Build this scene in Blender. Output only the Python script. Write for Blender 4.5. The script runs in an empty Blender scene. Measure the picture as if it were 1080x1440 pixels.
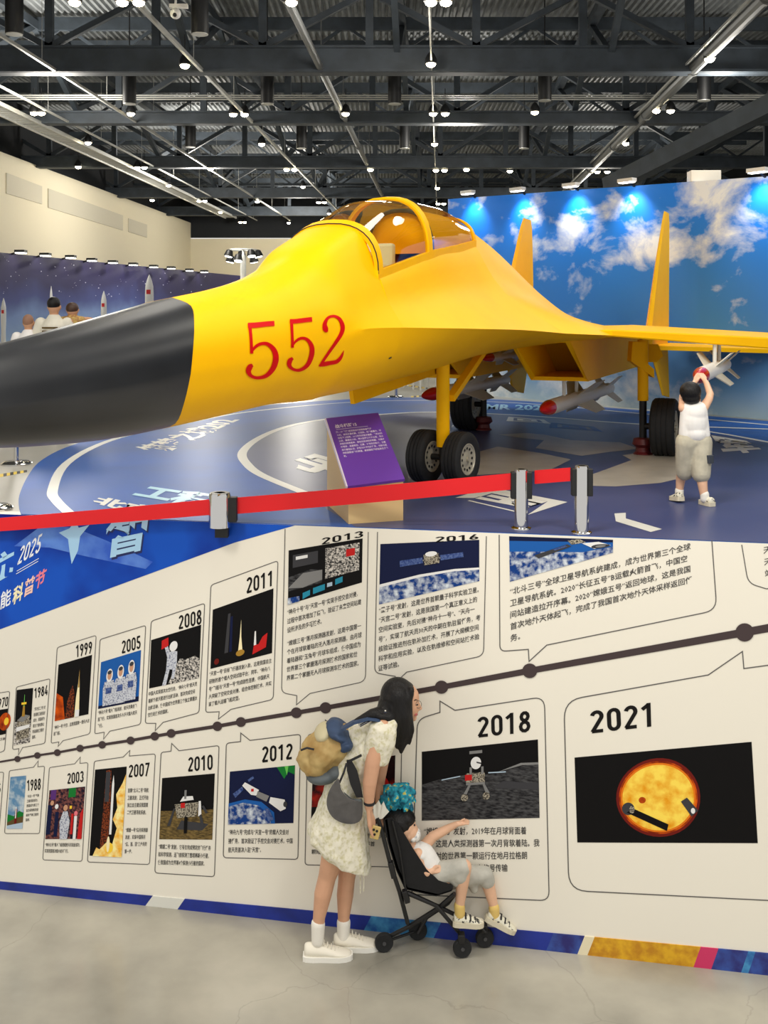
import bpy, bmesh, math, random
from math import sin, cos, pi, sqrt, radians
from mathutils import Vector, Matrix, noise
from mathutils.bvhtree import BVHTree
random.seed(7)
SC = bpy.context.scene
COL = SC.collection

# ---------------------------------------------------------------- camera
F = 1500.0                      # focal length in pixels of the 1080x1440 frame
EYE = 3.7                       # eye height over the lower hall floor
HY = 445.0                      # horizon row
RISE = 1.277                    # eye height over the raised exhibition floor
DECK = EYE - RISE               # height of the raised floor
cam = bpy.data.cameras.new('camera')
cam.sensor_fit = 'VERTICAL'; cam.sensor_height = 36.0
cam.lens = 36.0 * F / 1440.0
cam.shift_y = -(720.0 - HY) / 1440.0
cam.clip_start = 0.1; cam.clip_end = 300
camo = bpy.data.objects.new('camera', cam); COL.objects.link(camo)
camo.location = (0, 0, EYE); camo.rotation_euler = (pi / 2, 0, 0)
SC.camera = camo

# ---------------------------------------------------------------- light
world = bpy.data.worlds.new('hall_air'); SC.world = world
world.use_nodes = True
bg = world.node_tree.nodes['Background']
bg.inputs[0].default_value = (1.0, 0.97, 0.92, 1); bg.inputs[1].default_value = 0.85
SC.view_settings.view_transform = 'Standard'
SC.view_settings.look = 'None'
SC.view_settings.exposure = 0.0
SC.view_settings.gamma = 1.0
SC.view_settings.use_curve_mapping = False
SC.cycles.max_bounces = 6
SC.cycles.use_denoising = True

def lamp(name, loc, power, size=0.6, color=(1, 0.95, 0.86), target=None, kind='SPOT', angle=150, blend=0.6):
    l = bpy.data.lights.new(name, kind); l.energy = power; l.color = color
    l.shadow_soft_size = size
    if kind == 'SPOT':
        l.spot_size = radians(angle); l.spot_blend = blend
    o = bpy.data.objects.new(name, l); COL.objects.link(o); o.location = loc
    if target is not None:
        o.rotation_euler = (Vector(target) - Vector(loc)).to_track_quat('-Z', 'Y').to_euler()
    return o
# rows of hall lamps: over the lower floor, over the raised floor, deeper in the hall
for x, y, p in ((-3.5, 2.0, 800), (2.5, 1.5, 760), (-0.5, 4.4, 420),
                (-4.6, 8.0, 190), (1.8, 9.5, 170), (6.2, 8.5, 230), (-2.5, 13, 260), (4.8, 12.5, 480)):
    lamp('hall_lamp_light', (x, y, EYE + 4.7), p, 0.7, target=(x, y + 0.3, 0))
for x, y, p in ((-7.5, 24, 620), (-6.5, 38, 900), (2, 29, 420), (-4, 50, 900), (7, 22, 280), (8, 40, 450), (0, 18, 220)):
    lamp('hall_lamp_light', (x, y, EYE + 4.6), p, 0.5, kind='POINT')

# ---------------------------------------------------------------- projections used to lay the place out
def P(px, py, d):
    return Vector(((px - 540) * d / F, d, EYE - (py - HY) * d / F))
def S(px, py, z=0.0):           # on the raised floor
    d = F * (RISE - z) / (py - HY)
    return Vector(((px - 540) * d / F, d, DECK + z))
def G(px, py, z=0.0):           # on the lower floor
    d = F * (EYE - z) / (py - HY)
    return Vector(((px - 540) * d / F, d, z))
WA = G(0, 1250); WB = G(1080, 1371)
WDIR = (WB - WA).normalized()
WN = Vector((WDIR.y, -WDIR.x, 0))           # out of the wall, towards the lower hall
def wall_d(px):
    t = (px - 540) / F
    # point A + s*WDIR with x = t*y
    s = (t * WA.y - WA.x) / (WDIR.x - t * WDIR.y)
    return WA.y + s * WDIR.y
def W(px, py, off=0.0):
    p = P(px, py, wall_d(px))
    return p + WN * off

# ---------------------------------------------------------------- materials
def lin(c):
    return tuple(((v / 255.0) / 12.92 if v / 255.0 <= 0.04045 else ((v / 255.0 + 0.055) / 1.055) ** 2.4) for v in c)
MATS = {}
def mat(name, rgb, rough=0.5, metal=0.0, var=0.0, scale=8.0, rgb2=None, bump=0.0, emit=0.0, spec=0.5, coat=0.0, detail=4.0, lo=0.35, hi=0.65, stretch=None):
    if name in MATS: return MATS[name]
    m = bpy.data.materials.new(name); m.use_nodes = True
    nt = m.node_tree; b = nt.nodes['Principled BSDF']
    c = lin(rgb)
    b.inputs['Base Color'].default_value = (*c, 1)
    b.inputs['Roughness'].default_value = rough
    b.inputs['Metallic'].default_value = metal
    b.inputs['Specular IOR Level'].default_value = spec
    b.inputs['Coat Weight'].default_value = coat
    b.inputs['Coat Roughness'].default_value = 0.15
    if emit:
        b.inputs['Emission Color'].default_value = (*c, 1)
        b.inputs['Emission Strength'].default_value = emit
    if var or rgb2 or bump:
        tc = nt.nodes.new('ShaderNodeTexCoord')
        n = nt.nodes.new('ShaderNodeTexNoise'); n.inputs['Scale'].default_value = scale; n.inputs['Detail'].default_value = detail
        src = tc.outputs['Object']
        if stretch:
            mp = nt.nodes.new('ShaderNodeMapping'); mp.inputs['Scale'].default_value = stretch
            nt.links.new(src, mp.inputs[0]); src = mp.outputs[0]
        nt.links.new(src, n.inputs['Vector'])
        if var or rgb2:
            r = nt.nodes.new('ShaderNodeValToRGB')
            r.color_ramp.elements[0].position = lo; r.color_ramp.elements[1].position = hi
            if rgb2:
                a1, a2 = c, lin(rgb2)
            else:
                a1 = tuple(v * (1 - var) for v in c); a2 = tuple(min(1, v * (1 + var)) for v in c)
            r.color_ramp.elements[0].color = (*a1, 1); r.color_ramp.elements[1].color = (*a2, 1)
            nt.links.new(n.outputs[0], r.inputs[0]); nt.links.new(r.outputs[0], b.inputs['Base Color'])
        if bump:
            bp = nt.nodes.new('ShaderNodeBump'); bp.inputs['Strength'].default_value = bump; bp.inputs['Distance'].default_value = 0.02
            nt.links.new(n.outputs[0], bp.inputs['Height']); nt.links.new(bp.outputs[0], b.inputs['Normal'])
    MATS[name] = m
    return m
def glass(name, tint, rough=0.03, refl=0.12):
    m = bpy.data.materials.new(name); m.use_nodes = True
    nt = m.node_tree; nt.nodes.remove(nt.nodes['Principled BSDF'])
    out = nt.nodes['Material Output']
    tr = nt.nodes.new('ShaderNodeBsdfTransparent'); tr.inputs[0].default_value = (*lin(tint), 1)
    gl = nt.nodes.new('ShaderNodeBsdfGlossy'); gl.inputs['Roughness'].default_value = rough
    fr = nt.nodes.new('ShaderNodeLayerWeight'); fr.inputs[0].default_value = 0.35
    mx = nt.nodes.new('ShaderNodeMixShader')
    ml = nt.nodes.new('ShaderNodeMath'); ml.operation = 'MULTIPLY_ADD'; ml.inputs[1].default_value = 0.6; ml.inputs[2].default_value = refl * 0.5
    nt.links.new(fr.outputs['Fresnel'], ml.inputs[0])
    nt.links.new(ml.outputs[0], mx.inputs[0]); nt.links.new(tr.outputs[0], mx.inputs[1]); nt.links.new(gl.outputs[0], mx.inputs[2])
    nt.links.new(mx.outputs[0], out.inputs['Surface'])
    return m

# ---------------------------------------------------------------- object helpers
def tag(o, label=None, cat=None, group=None, kind=None):
    if label: o['label'] = label
    if cat: o['category'] = cat
    if group: o['group'] = group
    if kind: o['kind'] = kind
    return o
def thing(name, label, cat, loc=(0, 0, 0), group=None):
    o = bpy.data.objects.new(name, None); COL.objects.link(o)
    o.location = Vector(loc); o.empty_display_size = 0.1
    return tag(o, label, cat, group)
def wloc(o):
    v = Vector((0, 0, 0))
    while o is not None:
        v = v + Vector(o.location); o = o.parent
    return v
def copy_tree(o, parent=None):
    c = o.copy(); COL.objects.link(c)
    if parent is not None: c.parent = parent
    for ch in o.children: copy_tree(ch, c)
    return c

class MB:
    """collects world-space shapes; build() links them as one mesh object"""
    def __init__(s): s.v = []; s.f = []; s.m = []
    def add(s, verts, faces, mi=0):
        n = len(s.v); s.v += [Vector(v) for v in verts]
        for f in faces: s.f.append([i + n for i in f]); s.m.append(mi)
        return s
    def box(s, c, size, mi=0, rot=None):
        hx, hy, hz = size[0] / 2, size[1] / 2, size[2] / 2
        vs = [Vector((x * hx, y * hy, z * hz)) for x in (-1, 1) for y in (-1, 1) for z in (-1, 1)]
        if rot is not None: vs = [rot @ v for v in vs]
        vs = [v + Vector(c) for v in vs]
        return s.add(vs, [(0, 1, 3, 2), (4, 6, 7, 5), (0, 4, 5, 1), (2, 3, 7, 6), (0, 2, 6, 4), (1, 5, 7, 3)], mi)
    def bar(s, a, b, w, h, mi=0, up=(0, 0, 1)):
        a = Vector(a); b = Vector(b); d = b - a; L = d.length
        z = d.normalized(); x = Vector(up).cross(z)
        if x.length < 1e-4: x = Vector((1, 0, 0))
        x.normalize(); y = z.cross(x)
        R = Matrix((x, y, z)).transposed()
        return s.box((a + b) / 2, (w, h, L), mi, R)
    def rings(s, rings, closed=True, caps=True, mi=0):
        n = len(rings[0]); base = len(s.v)
        for r in rings: s.v += [Vector(p) for p in r]
        for i in range(len(rings) - 1):
            for j in range(n if closed else n - 1):
                k = (j + 1) % n
                s.f.append([base + i * n + j, base + i * n + k, base + (i + 1) * n + k, base + (i + 1) * n + j]); s.m.append(mi)
        if caps:
            s.f.append([base + j for j in reversed(range(n))]); s.m.append(mi)
            s.f.append([base + (len(rings) - 1) * n + j for j in range(n)]); s.m.append(mi)
        return s
    def tube(s, pts, r, n=10, mi=0, caps=True):
        pts = [Vector(p) for p in pts]
        rs = r if isinstance(r, (list, tuple)) else [r] * len(pts)
        rings = []; ref = None
        for i, p in enumerate(pts):
            t = (pts[min(i + 1, len(pts) - 1)] - pts[max(i - 1, 0)]).normalized()
            if ref is None:
                ref = Vector((0, 0, 1)) if abs(t.z) < 0.9 else Vector((1, 0, 0))
            x = ref.cross(t)
            if x.length < 1e-5: x = Vector((0, 1, 0)).cross(t)
            x.normalize(); y = t.cross(x); ref = y
            rings.append([p + (x * cos(2 * pi * k / n) + y * sin(2 * pi * k / n)) * rs[i] for k in range(n)])
        return s.rings(rings, True, caps, mi)
    def lathe(s, c, axis, prof, n=24, mi=0):
        """prof: (along axis, radius)"""
        c = Vector(c); z = Vector(axis).normalized()
        ref = Vector((0, 0, 1)) if abs(z.z) < 0.9 else Vector((1, 0, 0))
        x = ref.cross(z).normalized(); y = z.cross(x)
        return s.rings([[c + z * h + (x * cos(2 * pi * k / n) + y * sin(2 * pi * k / n)) * max(r, 1e-4) for k in range(n)] for h, r in prof], True, True, mi)
    def sphere(s, c, r, mi=0, n=16, m=10, rot=None):
        if not isinstance(r, (tuple, list)): r = (r, r, r)
        rings = []
        for i in range(m + 1):
            a = -pi / 2 + pi * i / m
            ring = []
            for k in range(n):
                p = Vector((r[0] * cos(a) * cos(2 * pi * k / n), r[1] * cos(a) * sin(2 * pi * k / n), r[2] * sin(a)))
                if i in (0, m): p += Vector((1e-5 * cos(2 * pi * k / n), 1e-5 * sin(2 * pi * k / n), 0))
                if rot is not None: p = rot @ p
                ring.append(p + Vector(c))
            rings.append(ring)
        return s.rings(rings, True, True, mi)
    def prism(s, pts, vec, mi=0):
        """planar outline pts extruded by vec"""
        pts = [Vector(p) for p in pts]; n = len(pts); vec = Vector(vec)
        vs = pts + [p + vec for p in pts]
        return s.add(vs, [tuple(range(n)), tuple(reversed(range(n, 2 * n)))] + [(j, j + n, (j + 1) % n + n, (j + 1) % n) for j in range(n)], mi)
    def capsule(s, a, ra, b, rb, n=14):
        s.tube([a, b], [ra, rb], n); s.sphere(a, ra, 0, n, 8); s.sphere(b, rb, 0, n, 8); return s
    def build(s, name, mats, parent=None, smooth=None, recalc=True, bevel=0.0):
        if not isinstance(mats, (list, tuple)): mats = [mats]
        org = wloc(parent) if parent is not None else Vector((0, 0, 0))
        if parent is None and s.v:
            lo = Vector((min(v.x for v in s.v), min(v.y for v in s.v), min(v.z for v in s.v)))
            hi = Vector((max(v.x for v in s.v), max(v.y for v in s.v), max(v.z for v in s.v)))
            org = Vector(((lo.x + hi.x) / 2, (lo.y + hi.y) / 2, lo.z))
        me = bpy.data.meshes.new(name)
        me.from_pydata([v - org for v in s.v], [], s.f)
        for m in mats: me.materials.append(m)
        for p, mi in zip(me.polygons, s.m): p.material_index = mi
        if recalc:
            bm = bmesh.new(); bm.from_mesh(me); bmesh.ops.recalc_face_normals(bm, faces=bm.faces); bm.to_mesh(me); bm.free()
        if smooth is not None:
            me.polygons.foreach_set('use_smooth', [True] * len(me.polygons))
            try: me.set_sharp_from_angle(angle=radians(smooth))
            except Exception: pass
        me.update()
        o = bpy.data.objects.new(name, me); COL.objects.link(o)
        if parent is not None: o.parent = parent
        else: o.location = org
        if bevel:
            bv = o.modifiers.new('edge', 'BEVEL'); bv.width = bevel; bv.segments = 2; bv.limit_method = 'ANGLE'
        return o

def evaluated_mesh(o):
    dg = bpy.context.evaluated_depsgraph_get()
    return bpy.data.meshes.new_from_object(o.evaluated_get(dg))
def blob(name, shapes, m, parent=None, voxel=0.008, smooth=6, factor=0.5, fn=None):
    """union of overlapping closed shapes into one continuous organic surface"""
    mb = MB()
    for sh in shapes:
        k = sh[0]
        if k == 'c': mb.capsule(*sh[1:])
        elif k == 'e': mb.sphere(sh[1], sh[2], 0, 20, 14, sh[3] if len(sh) > 3 else None)
        elif k == 'r': mb.rings(sh[1])
    o = mb.build(name, m, None)
    r = o.modifiers.new('r', 'REMESH'); r.mode = 'VOXEL'; r.voxel_size = voxel
    if smooth:
        sm = o.modifiers.new('s', 'SMOOTH'); sm.factor = factor; sm.iterations = smooth
    me = evaluated_mesh(o)
    o.modifiers.clear()
    old = o.data; o.data = me; bpy.data.meshes.remove(old)
    me.polygons.foreach_set('use_smooth', [True] * len(me.polygons))
    if not me.materials: me.materials.append(m)
    if fn:
        mw = o.location
        for v in me.vertices:
            v.co = fn(v.co + mw) - mw
    if parent is not None:
        w = Vector(o.location); o.parent = parent; o.location = w - wloc(parent)
    return o
def soft(o, levels=1):
    s = o.modifiers.new('sub', 'SUBSURF'); s.levels = levels; s.render_levels = levels
    return o
def cat(pts, n=6, closed=False):
    """Catmull-Rom through tuples of any size"""
    out = []; N = len(pts)
    rng = range(N) if closed else range(N - 1)
    for i in rng:
        if closed: p0, p1, p2, p3 = pts[(i - 1) % N], pts[i], pts[(i + 1) % N], pts[(i + 2) % N]
        else: p0, p1, p2, p3 = pts[max(i - 1, 0)], pts[i], pts[i + 1], pts[min(i + 2, N - 1)]
        for k in range(n):
            t = k / n
            out.append(tuple(0.5 * (2 * b + (c - a) * t + (2 * a - 5 * b + 4 * c - d) * t * t + (3 * b - a - 3 * c + d) * t ** 3) for a, b, c, d in zip(p0, p1, p2, p3)))
    if not closed: out.append(tuple(pts[-1]))
    return out

# ---------------------------------------------------------------- flat graphics (prints, lettering)
def ribbon(pts, w, closed=False):
    """2-D strip of width w (number or list) along pts -> verts, quads"""
    n = len(pts); vs = []; ws = w if isinstance(w, (list, tuple)) else [w] * n
    for i in range(n):
        a = pts[(i - 1) % n] if (closed or i > 0) else pts[i]
        b = pts[(i + 1) % n] if (closed or i < n - 1) else pts[i]
        p = pts[i]
        d1 = (p[0] - a[0], p[1] - a[1]); d2 = (b[0] - p[0], b[1] - p[1])
        def nz(d):
            l = math.hypot(*d); return (d[0] / l, d[1] / l) if l > 1e-9 else None
        d1, d2 = nz(d1), nz(d2)
        d1 = d1 or d2; d2 = d2 or d1
        if d1 is None: d1 = d2 = (1, 0)
        nx, ny = -(d1[1] + d2[1]), d1[0] + d2[0]
        l = math.hypot(nx, ny) or 1
        nx /= l; ny /= l
        c = max(0.45, nx * -d1[1] + ny * d1[0])
        h = ws[i] / 2 / c
        vs += [(p[0] + nx * h, p[1] + ny * h), (p[0] - nx * h, p[1] - ny * h)]
    fs = [(2 * i, 2 * i + 1, 2 * i + 3, 2 * i + 2) for i in range(n - 1)]
    if closed: fs.append((2 * n - 2, 2 * n - 1, 1, 0))
    return vs, fs
def arc(cx, cy, rx, ry, a0, a1, n=10):
    return [(cx + rx * cos(radians(a0 + (a1 - a0) * i / n)), cy + ry * sin(radians(a0 + (a1 - a0) * i / n))) for i in range(n + 1)]
def quadmap(q):
    tl, tr, br, bl = q
    def fn(u, v):   # u right, v up (0 bottom)
        t = 1 - v
        return ((tl[0] * (1 - u) + tr[0] * u) * (1 - t) + (bl[0] * (1 - u) + br[0] * u) * t,
                (tl[1] * (1 - u) + tr[1] * u) * (1 - t) + (bl[1] * (1 - u) + br[1] * u) * t)
    return fn
# condensed bold numerals, box 0.5 wide 1 tall, strokes of width SW
SW = 0.15
DIG = {
    '0': [(arc(.25, .72, .17, .205, 0, 180) + arc(.25, .28, .17, .205, 180, 360), True)],
    '1': [([(.06, .76), (.27, .92)], False), ([(.29, 1.0), (.29, 0)], False)],
    '2': [(arc(.25, .73, .17, .195, 165, -25) + [(.07, .06)], False), ([(.05, .075), (.45, .075)], False)],
    '3': [(arc(.24, .73, .165, .195, 160, -80), False), (arc(.24, .285, .18, .21, 85, -165), False)],
    '4': [([(.33, 1.0), (.07, .28)], False), ([(.03, .25), (.48, .25)], False), ([(.36, .5), (.36, 0)], False)],
    '5': [([(.43, .93), (.12, .93), (.1, .52)], False), (arc(.24, .31, .18, .235, 125, -160), False)],
    '6': [([(.33, 1.0), (.1, .45)], False), (arc(.25, .28, .17, .205, 0, 360), True)],
    '7': [([(.05, .93), (.43, .93), (.18, 0)], False)],
    '8': [(arc(.25, .745, .145, .18, 0, 350), True), (arc(.25, .285, .175, .21, 0, 350), True)],
    '9': [(arc(.25, .72, .17, .205, 0, 360), True), ([(.17, 0), (.4, .55)], False)],
}
def numerals(txt, gap=0.1, sw=None):
    vs = []; fs = []; x = 0.0
    for ch in txt:
        for pts, cl in DIG[ch]:
            if cl and pts[0] == pts[-1]: pts = pts[:-1]
            a, b = ribbon(pts, sw or SW, cl); n = len(vs)
            vs += [(p[0] + x, p[1]) for p in a]; fs += [tuple(i + n for i in f) for f in b]
        x += 0.5 + gap
    wd = x - gap
    return [(p[0] / wd, p[1]) for p in vs], fs
def glyphs(txt, bold=0.0, res=2):
    """lettering outline as a flat mesh; returns verts with 1 = one line height, faces, width"""
    c = bpy.data.curves.new('lettering', 'FONT'); c.body = txt; c.resolution_u = res; c.offset = bold
    o = bpy.data.objects.new('lettering', c); COL.objects.link(o)
    me = evaluated_mesh(o)
    vs = [(v.co.x, v.co.y) for v in me.vertices]; fs = [tuple(p.vertices) for p in me.polygons]
    bpy.data.objects.remove(o); bpy.data.curves.remove(c); bpy.data.meshes.remove(me)
    if not vs: return [], [], 1.0
    x0 = min(v[0] for v in vs); wd = max(v[0] for v in vs) - x0
    return [(v[0] - x0, v[1]) for v in vs], fs, wd
class Flat:
    """flat print: 2-D shapes in photo pixels laid on a surface by `surf(px, py, off)`"""
    def __init__(s, surf, off): s.surf = surf; s.off = off; s.mb = MB()
    def shape(s, vs, fs, mi=0, dz=0.0):
        s.mb.add([s.surf(p[0], p[1], s.off + dz) for p in vs], fs, mi); return s
    def poly(s, pts, mi=0, dz=0.0):
        return s.shape(pts, [tuple(range(len(pts)))], mi, dz)
    def line(s, pts, w, closed=False, mi=0, dz=0.0):
        a, b = ribbon(pts, w, closed); return s.shape(a, b, mi, dz)
    def num(s, txt, q, mi=0, gap=0.1, sw=None):
        vs, fs = numerals(txt, gap, sw); fn = quadmap(q)
        return s.shape([fn(*v) for v in vs], fs, mi)
    def text(s, txt, q, mi=0, bold=0.0, res=2, dz=0.0):
        vs, fs, wd = glyphs(txt, bold, res)
        if not vs: return s
        y0 = min(v[1] for v in vs); y1 = max(v[1] for v in vs); fn = quadmap(q)
        return s.shape([fn(v[0] / wd, (v[1] - y0) / (y1 - y0)) for v in vs], fs, mi, dz)
    def para(s, lines, q, mi=0, bold=0.006, fill=0.62, width=None):
        gl = [glyphs(l, bold, 1) for l in lines]; mw = width or max(g[2] for g in gl); fn = quadmap(q); n = len(lines)
        for i, (vs, fs, wd) in enumerate(gl):
            if vs: s.shape([fn(v[0] / mw, 1 - (i + 0.5 - (v[1] - 0.36) * fill / 0.95) / n) for v in vs], fs, mi)
        return s
    def build(s, name, mats, parent):
        return s.mb.build(name, mats, parent, recalc=False)
def ellipse(cx, cy, rx, ry, n=24):
    return [(cx + rx * cos(2 * pi * i / n), cy + ry * sin(2 * pi * i / n)) for i in range(n)]
def fillet(pts, closed=True, n=6):
    """pts: (x, y, r) -> polyline with rounded corners"""
    out = []; N = len(pts)
    for i in range(N):
        x, y, r = pts[i]
        if r <= 0: out.append((x, y)); continue
        a = Vector(pts[(i - 1) % N][:2]); b = Vector((x, y)); c = Vector(pts[(i + 1) % N][:2])
        ra = min(r, (a - b).length * .45); rc = min(r, (c - b).length * .45)
        p = b + (a - b).normalized() * ra; q = b + (c - b).normalized() * rc
        for k in range(n + 1):
            t = k / n
            w = p * (1 - t) ** 2 + b * 2 * t * (1 - t) + q * t * t
            out.append((w.x, w.y))
    return out
# ================================================================ the setting
HD = Vector((0.0533, 1, 0)).normalized()         # the hall's long axis
def hall(x0, d):                                  # point that sits x0 off the camera line, followed d metres into the hall
    return Vector((x0 + 0.0533 * d, d, 0))
m_conc = mat('polished_concrete', (190, 185, 170), 0.2, 0, 0, 1.3, (140, 137, 126), 0.02, detail=9, lo=0.3, hi=0.7)
def add_cracks(m):
    nt = m.node_tree; b = nt.nodes['Principled BSDF']; src = b.inputs['Base Color'].links[0].from_socket
    tc = nt.nodes.new('ShaderNodeTexCoord'); nz = nt.nodes.new('ShaderNodeTexNoise'); nz.inputs['Scale'].default_value = 1.7; nz.inputs['Detail'].default_value = 6
    nt.links.new(tc.outputs['Object'], nz.inputs['Vector'])
    ad = nt.nodes.new('ShaderNodeVectorMath'); ad.operation = 'MULTIPLY_ADD'; ad.inputs[1].default_value = (.5, .5, 0)
    nt.links.new(nz.outputs['Color'], ad.inputs[0]); nt.links.new(tc.outputs['Object'], ad.inputs[2])
    vo = nt.nodes.new('ShaderNodeTexVoronoi'); vo.feature = 'DISTANCE_TO_EDGE'; vo.inputs['Scale'].default_value = .8; nt.links.new(ad.outputs[0], vo.inputs['Vector'])
    mr = nt.nodes.new('ShaderNodeMapRange'); mr.inputs[1].default_value = 0; mr.inputs[2].default_value = .004; mr.inputs[3].default_value = .22; mr.inputs[4].default_value = 0
    nt.links.new(vo.outputs['Distance'], mr.inputs[0])
    mx = nt.nodes.new('ShaderNodeMix'); mx.data_type = 'RGBA'; nt.links.new(mr.outputs[0], mx.inputs[0]); nt.links.new(src, mx.inputs[6]); mx.inputs[7].default_value = (.12, .115, .1, 1)
    nt.links.new(mx.outputs[2], b.inputs['Base Color'])
add_cracks(m_conc)
m_conc2 = mat('hall_concrete', (178, 176, 166), 0.3, 0, 0, 0.9, (160, 158, 150), detail=6)
m_wallw = mat('white_panel', (238, 233, 220), 0.5)
m_cream = mat('cream_wall', (238, 228, 200), 0.7)
m_creamd = mat('wall_vent_grey', (212, 205, 184), 0.7)
m_dark = mat('dark_steel', (58, 66, 74), 0.6, 0.0, 0.2, 3)
m_dark2 = mat('black_wall', (22, 26, 32), 0.8)
m_deckm = mat('corrugated_deck', (140, 144, 146), 0.5, 0.1, 0.2, 2)

def struct(o): return tag(o, kind='structure')
L0 = WA - WDIR * 4.5; R0 = WB + WDIR * 4.5
mb = MB(); mb.prism([(-9, -3, 0), (9, -3, 0), R0, L0], (0, 0, -0.2))
struct(mb.build('floor_lower', m_conc))
up = Vector((0, 0, 1))
mb = MB(); mb.prism([L0, R0, R0 - WN * 0.1, L0 - WN * 0.1], (0, 0, DECK)); struct(mb.build('wall_front', m_wallw))
z = Vector((0, 0, DECK))
mb = MB(); mb.prism([L0 - WN * 0.1 + z, R0 - WN * 0.1 + z, Vector((22, 8, DECK)), Vector((22, 66, DECK)), Vector((-20, 66, DECK)), Vector((-20, 8, DECK))], (0, 0, -0.25))
struct(mb.build('floor_upper', m_conc2))

# baseboard: printed band along the foot of the front wall
bt = lambda x: 1239.5 + 0.093 * x
bb = lambda x: 1250 + 0.112 * x
mb = MB()
m_bb = [mat('band_blue', (22, 44, 140), 0.5, 0, 0.25, 6), mat('band_white', (222, 222, 214), 0.5),
        mat('band_sea', (24, 84, 160), 0.5, 0, 0, 14, (70, 150, 200)), mat('band_yellow', (222, 170, 30), 0.5, 0, 0, 20, (190, 130, 20)),
        mat('band_pink', (205, 50, 100), 0.5), mat('band_navy', (34, 34, 110), 0.5, 0, 0, 12, (50, 80, 160)), mat('band_cream', (232, 222, 190), 0.5)]
segs = [(-620, 205, 0), (205, 250, 1), (250, 512, 0), (512, 610, 2), (610, 768, 0), (768, 812, 5), (812, 826, 6), (826, 975, 3), (975, 1000, 4), (1000, 1042, 5), (1042, 1052, 2), (1052, 1250, 5), (1250, 1420, 0), (1420, 1560, 3), (1560, 1860, 0)]
for i, (a, b, k) in enumerate(segs):
    sa, sb = (10 if i else 0), 10
    q = [W(a + sa, bt(a + sa), 0), W(b + sb, bt(b + sb), 0), W(b, bb(b), 0), W(a, bb(a), 0)]
    for p in q[2:]: p.z = 0.0
    mb.prism(q, WN * 0.006, k)
struct(mb.build('baseboard_front', m_bb))

# hall walls
HX = -13.6
mb = MB()
a = hall(HX, 6); b = hall(HX, 58)
n = Vector((HD.y, -HD.x, 0))
mb.prism([a + z, b + z, b + Vector((0, 0, EYE + 5.09)), a + Vector((0, 0, EYE + 5.09))], -n * 0.3)
struct(mb.build('wall_left', m_cream))
mb = MB()
for (x0, y0, x1, y1, x2, y2, x3, y3) in ((8, 243, 58, 262, 58, 287, 8, 272), (67, 265, 172, 303, 172, 324, 67, 292), (180, 307, 206, 316, 206, 334, 180, 326)):
    pts = []
    for (px, py) in ((x0, y0), (x1, y1), (x2, y2), (x3, y3)):
        t = (px - 540) / F; d = HX / (t - 0.0533); pts.append(P(px, py, d) + n * 0.003)
    mb.prism(pts, n * 0.03)
struct(mb.build('trim_left', m_creamd))
mb = MB(); mb.box((hall(0, 58).x - 2, 58.2, DECK + 2.75), (40, 0.4, 5.5)); struct(mb.build('wall_back', m_cream))
mb = MB(); mb.box((hall(0, 58).x - 2, 58.25, EYE + 5.7), (40, 0.4, 2.8)); struct(mb.build('wall_back_upper', m_dark2))
mb = MB(); mb.box((17, 34, DECK + 5), (0.3, 56, 10)); struct(mb.build('wall_right', m_dark2))
mb = MB(); mb.prism([hall(HX - .5, 6) + Vector((0, 0, EYE + 5.09)), hall(HX - .5, 58) + Vector((0, 0, EYE + 5.09)), hall(HX - .5, 58) + Vector((0, 0, EYE + 7.2)), hall(HX - .5, 6) + Vector((0, 0, EYE + 7.2))], -n * 0.3)
struct(mb.build('wall_left_upper', m_dark2))
# corrugated roof deck
mb = MB()
x = -17.0; prof = []
while x < 19:
    prof += [(x, 0), (x + 0.05, 0), (x + 0.075, 0.07), (x + 0.135, 0.07)]; x += 0.16
ra = [Vector((px, 7, EYE + 7.1 + h)) for px, h in prof]; rb = [Vector((px, 64, EYE + 7.1 + h)) for px, h in prof]
mb.rings([ra, rb], False, False)
mb.prism([(-17, 7, EYE + 7.25), (19, 7, EYE + 7.25), (19, 64, EYE + 7.25), (-17, 64, EYE + 7.25)], (0, 0, 0.1))
struct(mb.build('ceiling', m_deckm, None, None, False))
# roof trusses: one object for each crossing truss
def crossbeam(d, hgt, zb, web=2.2, x0=-13.5, x1=14.5):
    mb = MB()
    mb.box(((x0 + x1) / 2, d, zb + hgt / 2), (x1 - x0, 0.3, hgt))
    mb.box(((x0 + x1) / 2, d, zb + hgt - 0.03), (x1 - x0, 0.42, 0.05)); mb.box(((x0 + x1) / 2, d, zb + 0.03), (x1 - x0, 0.42, 0.05))
    mb.box(((x0 + x1) / 2, d, EYE + 6.75), (x1 - x0, 0.22, 0.22))
    x = x0; s = 0
    while x < x1 - 0.1:
        mb.bar((x, d, zb + hgt), (x, d, EYE + 6.75), 0.16, 0.14)
        a, b = (zb + hgt, EYE + 6.7) if s else (EYE + 6.7, zb + hgt)
        mb.bar((x, d, a), (x + web, d, b), 0.14, 0.12); x += web; s = 1 - s
    return struct(mb.build('ceiling_beam', m_dark))
for d, h, zz in ((22, 0.55, 5.0), (27.8, 0.33, 5.0), (36, 0.4, 5.0), (45, 0.42, 5.0), (53, 0.45, 5.0)):
    crossbeam(d, h, EYE + zz)
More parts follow.
